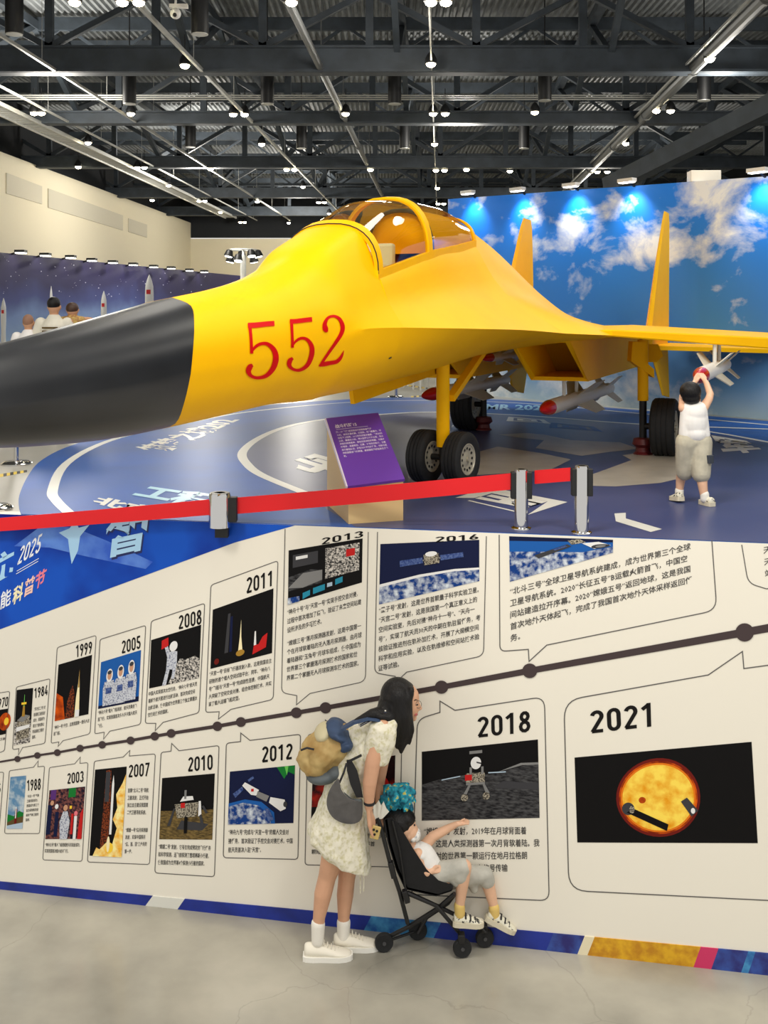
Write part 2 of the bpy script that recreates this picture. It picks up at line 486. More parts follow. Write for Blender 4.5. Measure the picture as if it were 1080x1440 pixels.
for d in (19.0, 25.0, 32.0, 40.5, 49.0):
    mb = MB(); mb.box((0.5, d, EYE + 6.85), (28, 0.14, 0.3)); mb.box((0.5, d + 2.2, EYE + 6.95), (28, 0.1, 0.16))
    mb.box((0.5, d, EYE + 6.05), (28, 0.12, 0.12))
    x = -13.0
    while x < 14:
        mb.bar((x, d, EYE + 6.05), (x + 1.1, d, EYE + 6.8), 0.07, 0.07); mb.bar((x + 1.1, d, EYE + 6.8), (x + 2.2, d, EYE + 6.05), 0.07, 0.07); x += 2.2
    struct(mb.build('ceiling_purlin', m_dark))
# lengthwise bracing that climbs between the crossing trusses
for x0 in (-9.5, -5.2, -0.9, 3.5, 8.4):
    mb = MB()
    for da, db in ((17, 22), (22, 27.8), (27.8, 36), (36, 45), (45, 53)):
        a = hall(x0, da) ; b = hall(x0, db); m_ = (a + b) / 2
        mb.bar((a.x, a.y, EYE + 5.4), (m_.x, m_.y, EYE + 6.8), 0.13, 0.13); mb.bar((m_.x, m_.y, EYE + 6.8), (b.x, b.y, EYE + 5.4), 0.13, 0.13)
    a = hall(x0, 16); b = hall(x0, 56); mb.bar((a.x, a.y, EYE + 6.8), (b.x, b.y, EYE + 6.8), 0.2, 0.2)
    struct(mb.build('ceiling_brace', m_dark))
# slanted roof strut high on the right-hand side
mb = MB(); mb.bar(P(855, 262, 24), P(1100, 140, 20), 0.3, 0.36); mb.bar(P(900, 235, 26), P(1010, 195, 26), 0.16, 0.2); struct(mb.build('ceiling_strut', m_dark))

# ---------------------------------------------------------------- ceiling services
m_rail = mat('galvanised', (196, 196, 190), 0.4, 0.4)
m_pipe = mat('grey_pipe', (108, 110, 110), 0.45, 0.4)
m_black = mat('matt_black', (20, 21, 23), 0.5)
m_lampglow = mat('lamp_glow', (255, 240, 200), 0.5, emit=40)
m_lampglow.cycles.emission_sampling = 'NONE'
rails = [(-8.4 - 0.0533 * 23.4, 16, 56, 0.02, 'thin pale lighting track nearest the cream side wall'),
         (-6.99 - 0.9, 15, 56, 0.026, 'pale lighting track second from the cream side wall'),
         (-3.99 - 0.9, 15, 56, 0.03, 'pale lighting track running above the jet nose'),
         (0.71 - 0.9, 15, 56, 0.016, 'thin lighting track running straight back over the canopy')]
for x0, a, b, r, lab in rails:
    A_ = hall(x0, a) + Vector((0, 0, EYE + 5.04)); B_ = hall(x0, b) + Vector((0, 0, EYE + 5.04))
    t = thing('lighting_track', lab, 'lighting track', A_, 'lighting tracks under the roof')
    MB().bar(A_, B_, r * 2, r * 2.4).build('rail', m_rail, t)
    d = a + 2
    while d < b:
        q = hall(x0, d); MB().tube([(q.x, q.y, EYE + 5.05), (q.x, q.y, EYE + 6.7)], 0.006, 5).build('hanger', m_rail, t); d += 4.1
for x0, lab, r in ((-1.57 - 0.9, 'thick grey pipe crossing the roof above the cockpit', 0.075), (6.1 - 0.9, 'thick grey pipe with lamps above the blue sky board', 0.12)):
    A_ = hall(x0, 15) + Vector((0, 0, EYE + 5.1)); B_ = hall(x0, 46) + Vector((0, 0, EYE + 5.1))
    t = thing('roof_pipe', lab, 'pipe', A_, 'thick pipes under the roof')
    MB().tube([A_, B_], r, 12).build('pipe', m_pipe, t)
    for d in range(17, 46, 5):
        q = hall(x0, d); mb = MB(); mb.lathe((q.x, q.y - 0.04, EYE + 5.1), HD, [(0, r), (0, r + 0.03), (0.08, r + 0.03), (0.08, r)], 12); mb.tube([(q.x, q.y, EYE + 5.1), (q.x, q.y, EYE + 6.7)], 0.012, 6); mb.build('clamp', m_pipe, t)
    if r > 0.1:
        o = MB().bar(A_ + Vector((-0.17, 0, 0.06)), B_ + Vector((-0.17, 0, 0.06)), 0.05, 0.05).build('rail', m_rail, t)
# slatted cable tray along the cream wall, cable conduits across
t = thing('cable_tray', 'wide slatted cable tray hanging above the cream wall', 'cable tray', hall(-10.2, 18) + Vector((0, 0, EYE + 5.0)))
mb = MB()
for s in (0, 0.34): mb.bar(hall(-10.9 + s * 1.6, 18) + Vector((0, 0, EYE + 5.0)), hall(-10.9 + s * 1.6, 54) + Vector((0, 0, EYE + 5.0)), 0.05, 0.1)
mb.build('side_rail', m_rail, t)
mb = MB(); d = 18.0
while d < 54:
    q = hall(-10.63, d); mb.box((q.x, q.y, EYE + 5.0), (0.52, 0.08, 0.03)); d += 0.24
mb.build('slat', m_rail, t)
t = thing('conduit', 'bundle of thin silver conduits spanning the second crossing truss', 'conduit', (0, 25.8, EYE + 5.25))
for k, zz in enumerate((5.25, 5.3, 5.35)):
    MB().tube([(-10.5, 25.8, EYE + zz), (13, 25.8, EYE + zz)], 0.018, 6).build('tube', m_rail, t)
# ceiling spotlights, one built and the rest copied
lamps = [(58, 158), (48, 158), (184, 159), (328, 160), (344, 160), (260, 91), (172, 2), (195, 2), (105, 2), (124, 200), (110, 234), (193, 235), (203, 235), (237, 260), (296, 237), (368, 202), (403, 238), (414, 238), (426, 262), (486, 159), (521, 238), (214, 281), (280, 282), (288, 282), (310, 298), (338, 312), (344, 312), (357, 323), (362, 283), (406, 313), (448, 284), (456, 284), (463, 300), (410, 2), (606, 89), (606, 2), (627, 2), (609, 159), (626, 159), (611, 202), (613, 239), (625, 239), (615, 264), (616, 286), (624, 286), (752, 157), (717, 240), (998, 82), (923, 155), (943, 155), (880, 201), (840, 241), (854, 241), (656, 238)]
def row_name(y):
    return ('at the very top edge of the hall view' if y < 20 else 'in the front lamp row before the big beam' if y < 120 else 'in the lamp row on the second crossing truss' if y < 180
            else 'between the second and third crossing trusses' if y < 220 else 'in the lamp row on the third crossing truss' if y < 250 else 'in the far lamp rows deep in the hall')
proto = None
for px, py in lamps:
    d = F * 5.0 / (HY - py); p = P(px, py, d)
    if proto is None:
        proto = thing('ceiling_spotlight', '', 'ceiling light', p)
        mb = MB(); mb.lathe(p + Vector((0, 0, 0.02)), (0, 0, 1), [(-0.03, 0.1), (-0.02, 0.12), (0.06, 0.12), (0.16, 0.07), (0.2, 0.03)], 16)
        mb.tube([p + Vector((0, 0, 0.18)), p + Vector((0, 0, 0.6))], 0.012, 6); mb.build('housing', m_black, proto, 40)
        mb = MB(); mb.sphere(p + Vector((0, 0, -0.015)), (0.095, 0.095, 0.065), 0, 16, 8); mb.build('bulb', m_lampglow, proto, 60)
        o = proto
    else:
        o = copy_tree(proto); o.location = p
    o['label'] = 'small bright round spotlight ' + row_name(py); o['group'] = 'ceiling spotlights ' + row_name(py)
# dark canister downlights
proto = None
for i, (px, py) in enumerate(((182, 125), (376, 125), (268, 190), (424, 192), (555, 125), (766, 120), (990, 120), (569, 192), (737, 192), (20, 20), (281, 20))):
    d = 5.12 * F / (HY - py)
    p = P(px, py, d)
    if proto is None:
        proto = thing('canister_light', '', 'ceiling light', p)
        mb = MB(); mb.lathe(p, (0, 0, 1), [(-0.32, 0.09), (-0.34, 0.13), (-0.33, 0.15), (0.34, 0.15), (0.36, 0.1), (0.36, 0.02)], 20); mb.tube([p + Vector((0, 0, 0.3)), p + Vector((0, 0, 2.0))], 0.015, 6)
        mb.build('housing', m_black, proto, 40)
        MB().lathe(p + Vector((0, 0, -0.335)), (0, 0, 1), [(-0.012, 0.12), (-0.012, 0.14), (0, 0.14)], 20).build('trim_ring', m_rail, proto, 40)
        o = proto
    else:
        o = copy_tree(proto); o.location = p
    near = 'near the big front beam' if 60 < py < 150 else 'past the second crossing truss' if py > 150 else 'at the very top of the hall view'
    o['label'] = 'unlit black canister downlight hanging ' + near; o['group'] = 'canister downlights ' + near
# security camera
p = P(247, 14, 17.5)
t = thing('security_camera', 'white dome security camera hanging from the dark roof', 'camera', p)
mb = MB(); mb.sphere(p - Vector((0, 0, 0.06)), 0.09, 0, 16, 10); mb.build('dome', mat('white_plastic', (225, 225, 220), 0.4), t, 60)
mb = MB(); mb.tube([p, p + Vector((0, 0, 0.9))], 0.02, 8); mb.box(p + Vector((0.05, 0, 0.06)), (0.3, 0.1, 0.06)); mb.build('bracket', MATS['white_plastic'], t)
MB().sphere(p - Vector((0, 0.07, 0.1)), 0.035, 0, 10, 8).build('lens', m_black, t, 60)
# ================================================================ boards behind the jet
def line_d(A_, B_, px):
    t = (px - 540) / F; D = (B_ - A_)
    s = (t * A_.y - A_.x) / (D.x - t * D.y); return A_.y + s * D.y
def print_mat(name, stops, cloud=None, cscale=1.2, axis='Z', rough=0.5, stretch=(1, 1, 1.6), thr=(0.5, 0.68), vmask=None):
    """printed picture: vertical colour bands with cloud shapes on top (object coordinates)"""
    m = bpy.data.materials.new(name); m.use_nodes = True; nt = m.node_tree; b = nt.nodes['Principled BSDF']; b.inputs['Roughness'].default_value = rough
    tc = nt.nodes.new('ShaderNodeTexCoord'); sp = nt.nodes.new('ShaderNodeSeparateXYZ'); nt.links.new(tc.outputs['Object'], sp.inputs[0])
    r = nt.nodes.new('ShaderNodeValToRGB'); el = r.color_ramp.elements
    h = stops[-1][0]
    mp = nt.nodes.new('ShaderNodeMath'); mp.operation = 'DIVIDE'; mp.inputs[1].default_value = h
    n0 = nt.nodes.new('ShaderNodeTexNoise'); n0.inputs['Scale'].default_value = 0.5; n0.inputs['Detail'].default_value = 3
    nt.links.new(tc.outputs['Object'], n0.inputs['Vector'])
    ad = nt.nodes.new('ShaderNodeMath'); ad.operation = 'MULTIPLY_ADD'; ad.inputs[1].default_value = 0.5; 
    nt.links.new(sp.outputs[2], mp.inputs[0]); nt.links.new(n0.outputs[0], ad.inputs[0]); 
    sb = nt.nodes.new('ShaderNodeMath'); sb.operation = 'SUBTRACT'; sb.inputs[1].default_value = 0.25
    nt.links.new(mp.outputs[0], sb.inputs[0]); nt.links.new(sb.outputs[0], ad.inputs[2]); nt.links.new(ad.outputs[0], r.inputs[0])
    while len(el) < len(stops): el.new(0.5)
    for e, (p, c) in zip(el, stops): e.position = p / h; e.color = (*lin(c), 1)
    out = r.outputs[0]
    if cloud:
        mpn = nt.nodes.new('ShaderNodeMapping'); mpn.inputs['Scale'].default_value = stretch; mpn.inputs['Location'].default_value = cloud[1]
        nt.links.new(tc.outputs['Object'], mpn.inputs[0])
        n = nt.nodes.new('ShaderNodeTexNoise'); n.inputs['Scale'].default_value = cscale; n.inputs['Detail'].default_value = 9; n.inputs['Roughness'].default_value = 0.6; n.inputs['Distortion'].default_value = 0.25
        nt.links.new(mpn.outputs[0], n.inputs['Vector'])
        cr = nt.nodes.new('ShaderNodeValToRGB'); cr.color_ramp.elements[0].position = thr[0]; cr.color_ramp.elements[1].position = thr[1]
        fac = n.outputs[0]
        if vmask:   # clouds sit in a band of the picture: (x centre, z centre, half width, half height, strength)
            for (xc, zc, hw, hh, st) in vmask:
                s1 = nt.nodes.new('ShaderNodeVectorMath'); s1.operation = 'SUBTRACT'; s1.inputs[1].default_value = (xc, 0, zc)
                nt.links.new(tc.outputs['Object'], s1.inputs[0])
                s2 = nt.nodes.new('ShaderNodeVectorMath'); s2.operation = 'MULTIPLY'; s2.inputs[1].default_value = (1 / hw, 0, 1 / hh); nt.links.new(s1.outputs[0], s2.inputs[0])
                ln = nt.nodes.new('ShaderNodeVectorMath'); ln.operation = 'LENGTH'; nt.links.new(s2.outputs[0], ln.inputs[0])
                mr = nt.nodes.new('ShaderNodeMapRange'); mr.inputs[1].default_value = 1.0; mr.inputs[2].default_value = 0.0; mr.inputs[3].default_value = 0.0; mr.inputs[4].default_value = st
                nt.links.new(ln.outputs['Value'], mr.inputs[0])
                a2 = nt.nodes.new('ShaderNodeMath'); a2.operation = 'ADD'; nt.links.new(fac, a2.inputs[0]); nt.links.new(mr.outputs[0], a2.inputs[1]); fac = a2.outputs[0]
        nt.links.new(fac, cr.inputs[0])
        mx = nt.nodes.new('ShaderNodeMix'); mx.data_type = 'RGBA'
        nt.links.new(cr.outputs[0], mx.inputs[0]); nt.links.new(out, mx.inputs[6]); mx.inputs[7].default_value = (*lin(cloud[0]), 1); out = mx.outputs[2]
    nt.links.new(out, b.inputs['Base Color'])
    return m

# blue sky board
SA, SB = S(740, 561), S(1080, 590)
sd = (SB - SA).normalized(); sn = Vector((sd.y, -sd.x, 0))
def sky_pt(px, py, off=0.0): return P(px, py, line_d(SA, SB, px)) + sn * off
a = sky_pt(630, 500); b = sky_pt(1230, 500); a.z = b.z = DECK
ta = sky_pt(630, 280); tb = sky_pt(1230, 237)
t = thing('sky_backdrop_board', 'tall blue sky backdrop board with white clouds standing behind the jet', 'backdrop board', (a + b) / 2)
mb = MB(); mb.prism([a, b, Vector((b.x, b.y, tb.z)), Vector((a.x, a.y, ta.z))], -sn * 0.1)
m_sky = print_mat('sky_print', [(0, (176, 205, 228)), (0.55, (110, 165, 215)), (1.2, (52, 128, 208)), (2.2, (24, 124, 222)), (2.75, (0, 124, 240)), (3.3, (0, 128, 246))],
                  ((236, 242, 248), (3.1, 0, 1.2)), 1.25, thr=(0.54, 0.72), vmask=[(0.2, 2.45, 1.3, 0.62, 0.16), (-1.0, 2.8, 0.7, 0.35, 0.14), (1.1, 3.0, 0.8, 0.3, 0.12), (-0.8, 0.2, 2.5, 0.5, 0.14), (0, 1.5, 3, 0.6, -0.06)])
mb.build('printed_panel', m_sky, t)
mb = MB()
for px in (700, 900, 1100):
    q = sky_pt(px, 500, -0.15); mb.box((q.x, q.y + 0.1, DECK + 0.9), (0.06, 0.3, 1.8))
mb.build('back_frame', m_dark, t)
m_whitep = mat('white_plastic', (232, 232, 226), 0.4)
m_lampw = mat('white_lamp_face', (255, 252, 240), 0.5, emit=9); m_lampw.cycles.emission_sampling = 'NONE'
names_ = ['first from the board edge behind the canopy', 'above the gap between the two tail fins', 'beside the grey roof pipe', 'just above the tall tail fin tip', 'beside the cream box on the board top']
for i, (px, py) in enumerate(((668, 273), (738, 269), (813, 263), (892, 257), (1076, 243))):
    q = sky_pt(px, py, 0.16)
    tp = sky_pt(px, 300); 
    zt = ta.z + (tb.z - ta.z) * ((q - a).dot(sd)) / (b - a).length
    t = thing('board_spotlight', 'slim white floodlight on the sky board top, ' + names_[i], 'floodlight', q, 'floodlights along the sky board top')
    R = Matrix.Rotation(math.atan2(sd.y, sd.x), 3, 'Z')
    MB().box((q.x, q.y, q.z + 0.02), (0.26, 0.1, 0.05), 0, R).build('housing', m_whitep, t)
    MB().box((q.x, q.y, q.z - 0.01), (0.22, 0.08, 0.012), 0, R).build('lamp_face', m_lampw, t)
    MB().bar((q.x, q.y, q.z + 0.03), Vector((q.x, q.y, 0)) - sn * 0.2 + Vector((0, 0, zt - 0.02)), 0.03, 0.03).build('bracket', m_black, t)
    lamp('board_spotlight_light', (q.x + sn.x * 0.1, q.y + sn.y * 0.1, q.z - 0.03), 40, 0.05, (1, 0.98, 0.95), target=q - Vector((0, 0, 1.0)) - sn * 0.35, angle=95, blend=0.9)
q = sky_pt(975, 247, -0.22)
t = thing('speaker_box', 'plain cream box sitting on the sky board top edge', 'box', q)
mb = MB(); mb.box((q.x, q.y - 0.02, q.z), (0.4, 0.2, 0.15)); mb.build('case', mat('cream_box', (228, 222, 208), 0.5), t, bevel=0.008)
mb = MB(); mb.box((q.x, q.y, (q.z + DECK) / 2 - .03), (0.1, 0.06, q.z - DECK - .06)); mb.build('stand_pole', m_black, t)

# space board at the far side, with lamps along its top
d0, d1 = 1.9 * F / 90, 1.9 * F / 60
XA = Vector((-540 * d0 / F, d0, DECK)); XB = Vector((-230 * d1 / F, d1, DECK)); xd = (XB - XA).normalized(); xn = Vector((xd.y, -xd.x, 0))
XA0 = XA - xd * 1.2; XB0 = XB + xd * 3.0
t = thing('space_backdrop_board', 'long dark starry space backdrop board below the cream wall', 'backdrop board', (XA0 + XB0) / 2)
top = Vector((0, 0, RISE + 1.9))
m_space = print_mat('space_print', [(0, (150, 178, 210)), (1.25, (120, 145, 195)), (1.75, (72, 82, 140)), (2.3, (52, 50, 96)), (3.2, (44, 36, 78))], ((120, 130, 180), (0, 0, 0)), 0.35, thr=(0.6, 0.9))
MB().prism([XA0, XB0, XB0 + top, XA0 + top], -xn * 0.12).build('printed_panel', m_space, t)
def spc(px, py, off): return P(px, py, line_d(XA, XB, px)) + xn * off
fl = Flat(spc, 0.01)
for _ in range(70):
    px = random.uniform(-10, 300); yt = 355 + px * 0.097; py = yt + random.uniform(6, 66) * (1 - px / 600)
    r = random.choice((0.35, 0.5, 0.8)); fl.poly(ellipse(px, py, r, r, 6))
fl.build('star_print', mat('star_white', (225, 225, 245), 0.5), t)
proto = None
for i, (px, py) in enumerate(((17, 356), (52, 360), (88, 363), (118, 367), (148, 370), (177, 373), (206, 376), (231, 378), (257, 381), (278, 383))):
    p = spc(px, py, 0.3)
    if proto is None:
        proto = thing('display_lamp', '', 'floodlight', p)
        mb = MB(); mb.box(p + Vector((0, 0, 0.05)), (0.3, 0.3, 0.08)); mb.bar(p + Vector((0, 0, 0.05)), p - xn * 0.4 + Vector((0, 0, -0.05)), 0.05, 0.05); mb.build('housing', m_black, proto)
        MB().box(p, (0.26, 0.26, 0.03)).build('lamp_face', m_lampw, proto); o = proto
    else:
        o = copy_tree(proto); o.location = p
    o['label'] = 'small floodlight in the row along the space board top'; o['group'] = 'floodlights along the space board'

# rocket models standing before the space board
m_rw = mat('rocket_white', (226, 228, 230), 0.35); m_flag = mat('flag_red', (200, 30, 36), 0.5); m_rg = mat('rocket_grey', (120, 126, 132), 0.4)
def rocket(px, ytop, wpx, d, lab, tower=False):
    tp = P(px, ytop, d); h = tp.z - DECK; r = wpx * d / F / 2; base = Vector((tp.x, tp.y, DECK))
    t = thing('rocket_model', lab, 'rocket model', base, 'rocket models by the space board')
    mb = MB(); mb.lathe(base, (0, 0, 1), [(0, 0.3), (0.12, 0.3), (0.12, 0.26)], 20); mb.build('plinth', m_rg, t, 30)
    k = 0.45 if tower else 1.0
    prof = [(0.12, r * .8), (0.3, r), (h * .62, r), (h * .66, r * (0.75 if not tower else .55)), (h * .8, r * k), (h * .88, r * k * .92), (h * .94, r * k * .6), (h * .985, r * k * .2), (h, 0.004)]
    if not tower: prof[3] = (h * .70, r); prof[2] = (h * .6, r * .86)
    MB().lathe(base, (0, 0, 1), prof, 20).build('body', m_rw, t, 40)
    for s in range(4):
        a = s * pi / 2 + .5; c = base + Vector((cos(a) * r * 1.25, sin(a) * r * 1.25, 0))
        MB().lathe(c, (0, 0, 1), [(0.12, r * .45), (h * .36, r * .45), (h * .44, r * .1)], 12).build('booster', m_rw, t, 40)
    fx = Flat(lambda x, y, o: Vector((base.x + x * r, base.y - sqrt(max(0, 1.05 - x * x)) * r * (k if tower else 1) - 0.004, DECK + h * y)), 0)
    if not tower: fx.poly([(-.5, .80), (0, .80), (.5, .80), (.5, .845), (0, .845), (-.5, .845)]); fx.build('flag', m_flag, t)
    return t
rocket(210, 386, 12, 24, 'tallest white rocket model, just above the radome edge, with red flag')
rocket(146, 409, 8, 25, 'white rocket model with red flag standing between the toddler and the tallest rocket')
rocket(72, 402, 9, 26, 'thin pointed white rocket model rising behind the black-haired man', True)
rocket(5, 419, 7, 23, 'white rocket model by the picture edge beside the pink rope')

# light tower at the far back wall
p = P(342, 370, 40); base = Vector((p.x, p.y, DECK))
t = thing('light_tower', 'white mast with a ring of black lamp heads by the far wall', 'light tower', base)
mb = MB(); mb.tube([base, Vector((p.x, p.y, p.z + 0.3))], 0.11, 12); mb.lathe(base, (0, 0, 1), [(0, .6), (.1, .6), (.12, .1)], 16); mb.build('mast', m_whitep, t, 40)
mb = MB(); c = Vector((p.x, p.y, p.z + 0.5)); mb.tube([c + Vector((cos(a) * .5, sin(a) * .5, 0)) for a in [k * pi / 8 for k in range(17)]], 0.03, 6)
for k in range(4): mb.bar(c, c + Vector((cos(k * pi / 2) * .5, sin(k * pi / 2) * .5, 0)), .04, .04)
mb.bar(c - Vector((0, 0, .3)), c, .08, .08); mb.build('lamp_ring', m_whitep, t)
for k in range(7):
    a = 2 * pi * k / 7; q = c + Vector((cos(a) * .55, sin(a) * .45, -0.12 - (0.18 if k % 2 else 0)))
    lh = MB().lathe(q, (cos(a) * .25, sin(a) * .25, -1), [(-.12, .05), (-.08, .12), (.1, .17), (.14, .17)], 14).build('lamp_head', m_black, t, 40)
    MB().lathe(q + Vector((cos(a) * .03, sin(a) * .03, -.145)), (cos(a) * .25, sin(a) * .25, -1), [(0, .14), (.02, .13)], 14).build('lamp_glass', m_lampw, lh)

# ================================================================ the fighter jet
N0 = Vector((-.995, 5.07, 0)); JA = Vector((.386, .923, 0)).normalized(); JB = Vector((JA.y, -JA.x, 0))
def J(u, v, w): return N0 + JA * u + JB * v + Vector((0, 0, DECK + w))
m_yel = mat('jet_yellow', (255, 190, 0), 0.5, 0, 0.03, 3, spec=0.12)
m_yel2 = mat('jet_yellow_inner', (205, 158, 12), 0.5)
m_rad = mat('radome_black', (30, 32, 36), 0.36, 0, 0.15, 5)
m_red = mat('number_red', (208, 4, 8), 0.5, spec=0.15)
m_tyre = mat('tyre_rubber', (24, 25, 27), 0.75, 0, 0.2, 30)
m_hub = mat('hub_steel', (182, 176, 158), 0.4, 0.3)
m_darkred = mat('dark_red_cup', (96, 24, 28), 0.5)
JW = S(623, 680)
jet = thing('fighter_jet', 'large yellow fighter jet with black nose cone and red 552', 'fighter jet', (JW.x, JW.y, DECK))
def half(sec, n=4):
    top = cat(sec[:5], n); bot = cat(sec[4:], n)
    h = top + bot[1:]
    full = h + [(u, -v, w) for (u, v, w) in reversed(h[1:-1])]
    return full
def ell(u, c, r, hw=None, shift=0.0):
    hw = hw or r; out = []
    for a in (90, 60, 35, 14, -6, -30, -60, -90)[:8]:
        s_ = cos(radians(a)); out.append((u - shift * s_ * s_ - shift * .5 * max(0, -sin(radians(a))), hw * s_, c + r * sin(radians(a))))
    out[0] = (u, 0, c + r); out[-1] = (u - shift * .5, 0, c - r)
    return out
def hull(secs, m=5, mb=None):
    hs = [half(s) for s in secs]; npt = len(hs[0])
    if m > 1:
        rows = list(zip(*[cat([h[j] for h in hs], m) for j in range(npt)]))
    else: rows = hs
    mb = mb or MB()
    mb.rings([[J(*p) for p in r] for r in rows]); return mb
# nose cone
rs = [(-1.85, .958, .012), (-1.8, .96, .05), (-1.6, .965, .105), (-1.16, .98, .19), (-.66, 1.006, .25), (-.3, 1.032, .285)]
rad = [ell(u, c, r, None, 0.3 * max(0, (u + 1.85) / 1.85)) for u, c, r in rs] + [ell(-.02, 1.06, .307, None, .3)]
hull(rad).build('nose_cone', m_rad, jet, 50)
def hs(u, *pts): return [(u, v, w) for v, w in pts]
fa = [ell(-.02, 1.06, .3075, None, .3), ell(.4, 1.098, .328, .335, .1), ell(.8, 1.145, .358, .36),
      hs(1.1, (0, 1.595), (.17, 1.55), (.29, 1.42), (.365, 1.28), (.39, 1.16), (.35, .98), (.2, .82), (0, .788)),
      hs(1.3, (0, 1.70), (.185, 1.665), (.30, 1.48), (.37, 1.31), (.42, 1.205), (.37, 1.0), (.2, .83), (0, .795)),
      hs(1.7, (0, 1.85), (.205, 1.80), (.33, 1.525), (.40, 1.36), (.50, 1.21), (.42, 1.02), (.22, .84), (0, .81))]
mb = hull(fa)
fb = [hs(1.7, (0, 1.47), (.2, 1.475), (.325, 1.525), (.40, 1.36), (.50, 1.21), (.42, 1.02), (.22, .84), (0, .81)),
      hs(2.66, (0, 1.62), (.2, 1.63), (.325, 1.70), (.43, 1.43), (.70, 1.192), (.5, 1.04), (.25, .885), (0, .865)),
      hs(3.4, (0, 1.72), (.18, 1.73), (.28, 1.79), (.45, 1.46), (.80, 1.175), (.55, 1.06), (.28, .94), (0, .92)),
      hs(3.85, (0, 1.80), (.18, 1.80), (.25, 1.85), (.5, 1.47), (.99, 1.145), (.6, 1.07), (.28, .965), (0, .945))]
hull(fb, 5, mb)
fc = [hs(3.85, (0, 2.07), (.14, 2.02), (.25, 1.85), (.5, 1.47), (.99, 1.145), (.6, 1.07), (.28, .965), (0, .945)),
      hs(4.25, (0, 2.01), (.15, 1.95), (.27, 1.78), (.55, 1.42), (1.3, 1.125), (.75, 1.065), (.3, .98), (0, .965)),
      hs(4.9, (0, 1.89), (.15, 1.83), (.28, 1.67), (.58, 1.35), (1.32, 1.115), (.8, 1.06), (.3, 1.0), (0, .99)),
      hs(5.83, (0, 1.66), (.15, 1.61), (.3, 1.48), (.62, 1.25), (1.32, 1.11), (.8, 1.055), (.3, 1.02), (0, 1.015)),
      hs(6.88, (0, 1.41), (.15, 1.38), (.3, 1.3), (.6, 1.19), (1.3, 1.10), (.8, 1.05), (.3, 1.02), (0, 1.015)),
      hs(8.6, (0, 1.207), (.15, 1.19), (.3, 1.17), (.6, 1.13), (1.1, 1.08), (.7, 1.04), (.3, 1.02), (0, 1.015)),
      hs(10.2, (0, 1.13), (.1, 1.125), (.16, 1.11), (.3, 1.09), (.45, 1.07), (.3, 1.04), (.16, 1.03), (0, 1.025))]
hull(fc, 4, mb)
fus = mb.build('fuselage', m_yel, jet, 32)
dup = None
# number painted on the side, laid on the skin
wm = [v.co + wloc(fus) for v in fus.data.vertices]
bvh = BVHTree.FromPolygons(wm, [tuple(p.vertices) for p in fus.data.polygons])
def skin_pt(px, py, off):
    o = Vector((0, 0, EYE)); d = (P(px, py, 1.0) - o).normalized()
    loc, nn, i, dist = bvh.ray_cast(o, d)
    if loc is None: return P(px, py, 6)
    if nn.dot(d) > 0: nn = -nn
    return loc + nn * off
fl = Flat(skin_pt, 0.004)
z5 = lambda pts: [(320 + p[0] / 6, 430 + p[1] / 6) for p in pts]
def brush(pts, ws, n=5):
    c = cat([(*p, w) for p, w in zip(pts, ws)], n)
    fl.line(z5([(a, b) for a, b, w in c]), [w / 6 for a, b, w in c])
brush([(168, 168), (225, 166), (285, 160), (340, 154), (391, 151)], [44, 44, 43, 42, 42], 3)
brush([(180, 150), (188, 210), (194, 280), (197, 340), (199, 403)], [30, 26, 24, 24, 26], 3)
brush([(196, 398), (225, 352), (275, 322), (335, 325), (388, 375), (403, 445), (380, 525), (322, 588), (250, 606), (195, 590), (172, 553), (184, 515), (206, 498)], [10, 24, 26, 32, 42, 48, 44, 34, 26, 28, 42, 46, 26])
brush([(522, 134), (570, 132), (620, 126), (665, 120), (709, 116)], [38, 38, 38, 38, 38], 3)
brush([(534, 118), (538, 180), (541, 240), (543, 300), (543, 354)], [26, 24, 22, 22, 24], 3)
brush([(540, 348), (570, 300), (620, 274), (670, 288), (706, 345), (704, 420), (668, 500), (605, 540), (550, 534), (517, 502), (522, 462), (546, 440)], [8, 20, 24, 28, 38, 40, 34, 26, 24, 34, 40, 22])
brush([(835, 222), (822, 196), (816, 155), (842, 105), (890, 89), (940, 112), (967, 175), (953, 240), (900, 322), (835, 415), (778, 500)], [20, 46, 34, 24, 22, 28, 36, 34, 28, 24, 20])
brush([(766, 505), (805, 492), (860, 481), (910, 472), (940, 450), (962, 415), (977, 376)], [12, 36, 34, 32, 30, 20, 3])
fl.build('side_number', m_red, jet)
# vent mark
MB().add([skin_pt(*p, .004) for p in ((546, 503), (550, 501), (550, 503), (546, 505))], [(0, 1, 2, 3)]).build('vent_slot', m_black, jet)
# canopy
def sill(u):
    k = [(1.68, .325, 1.525, 1.84), (2.2, .325, 1.62, 2.045), (2.66, .322, 1.705, 2.108), (3.4, .28, 1.795, 2.118), (3.88, .245, 1.86, 2.065)]
    for a, b in zip(k, k[1:]):
        if u <= b[0] + 1e-6:
            t_ = (u - a[0]) / (b[0] - a[0]); return [x + (y - x) * t_ for x, y in zip(a[1:], b[1:])]
    return k[-1][1:]
def arch(u, grow=0.0, lean=0.0, n=18, sc=1.0):
    v, ws, wt = sill(u); out = []
    for i in range(n + 1):
        a = pi * i / n
        s_ = sin(a)
        out.append((u - lean * s_, (v * sc + grow) * math.copysign(abs(cos(a)) ** 0.8, cos(a)), ws + (wt * 1 - ws) * sc * s_ ** 0.85 + grow * s_))
    return out
us = [1.68 + (3.88 - 1.68) * i / 22 for i in range(23)]
mb = MB(); mb.rings([[J(*p) for p in arch(u)] for u in us], False, False)
m_gl = glass('canopy_glass', (252, 247, 222))
mb.build('canopy_glass', m_gl, jet, 80)
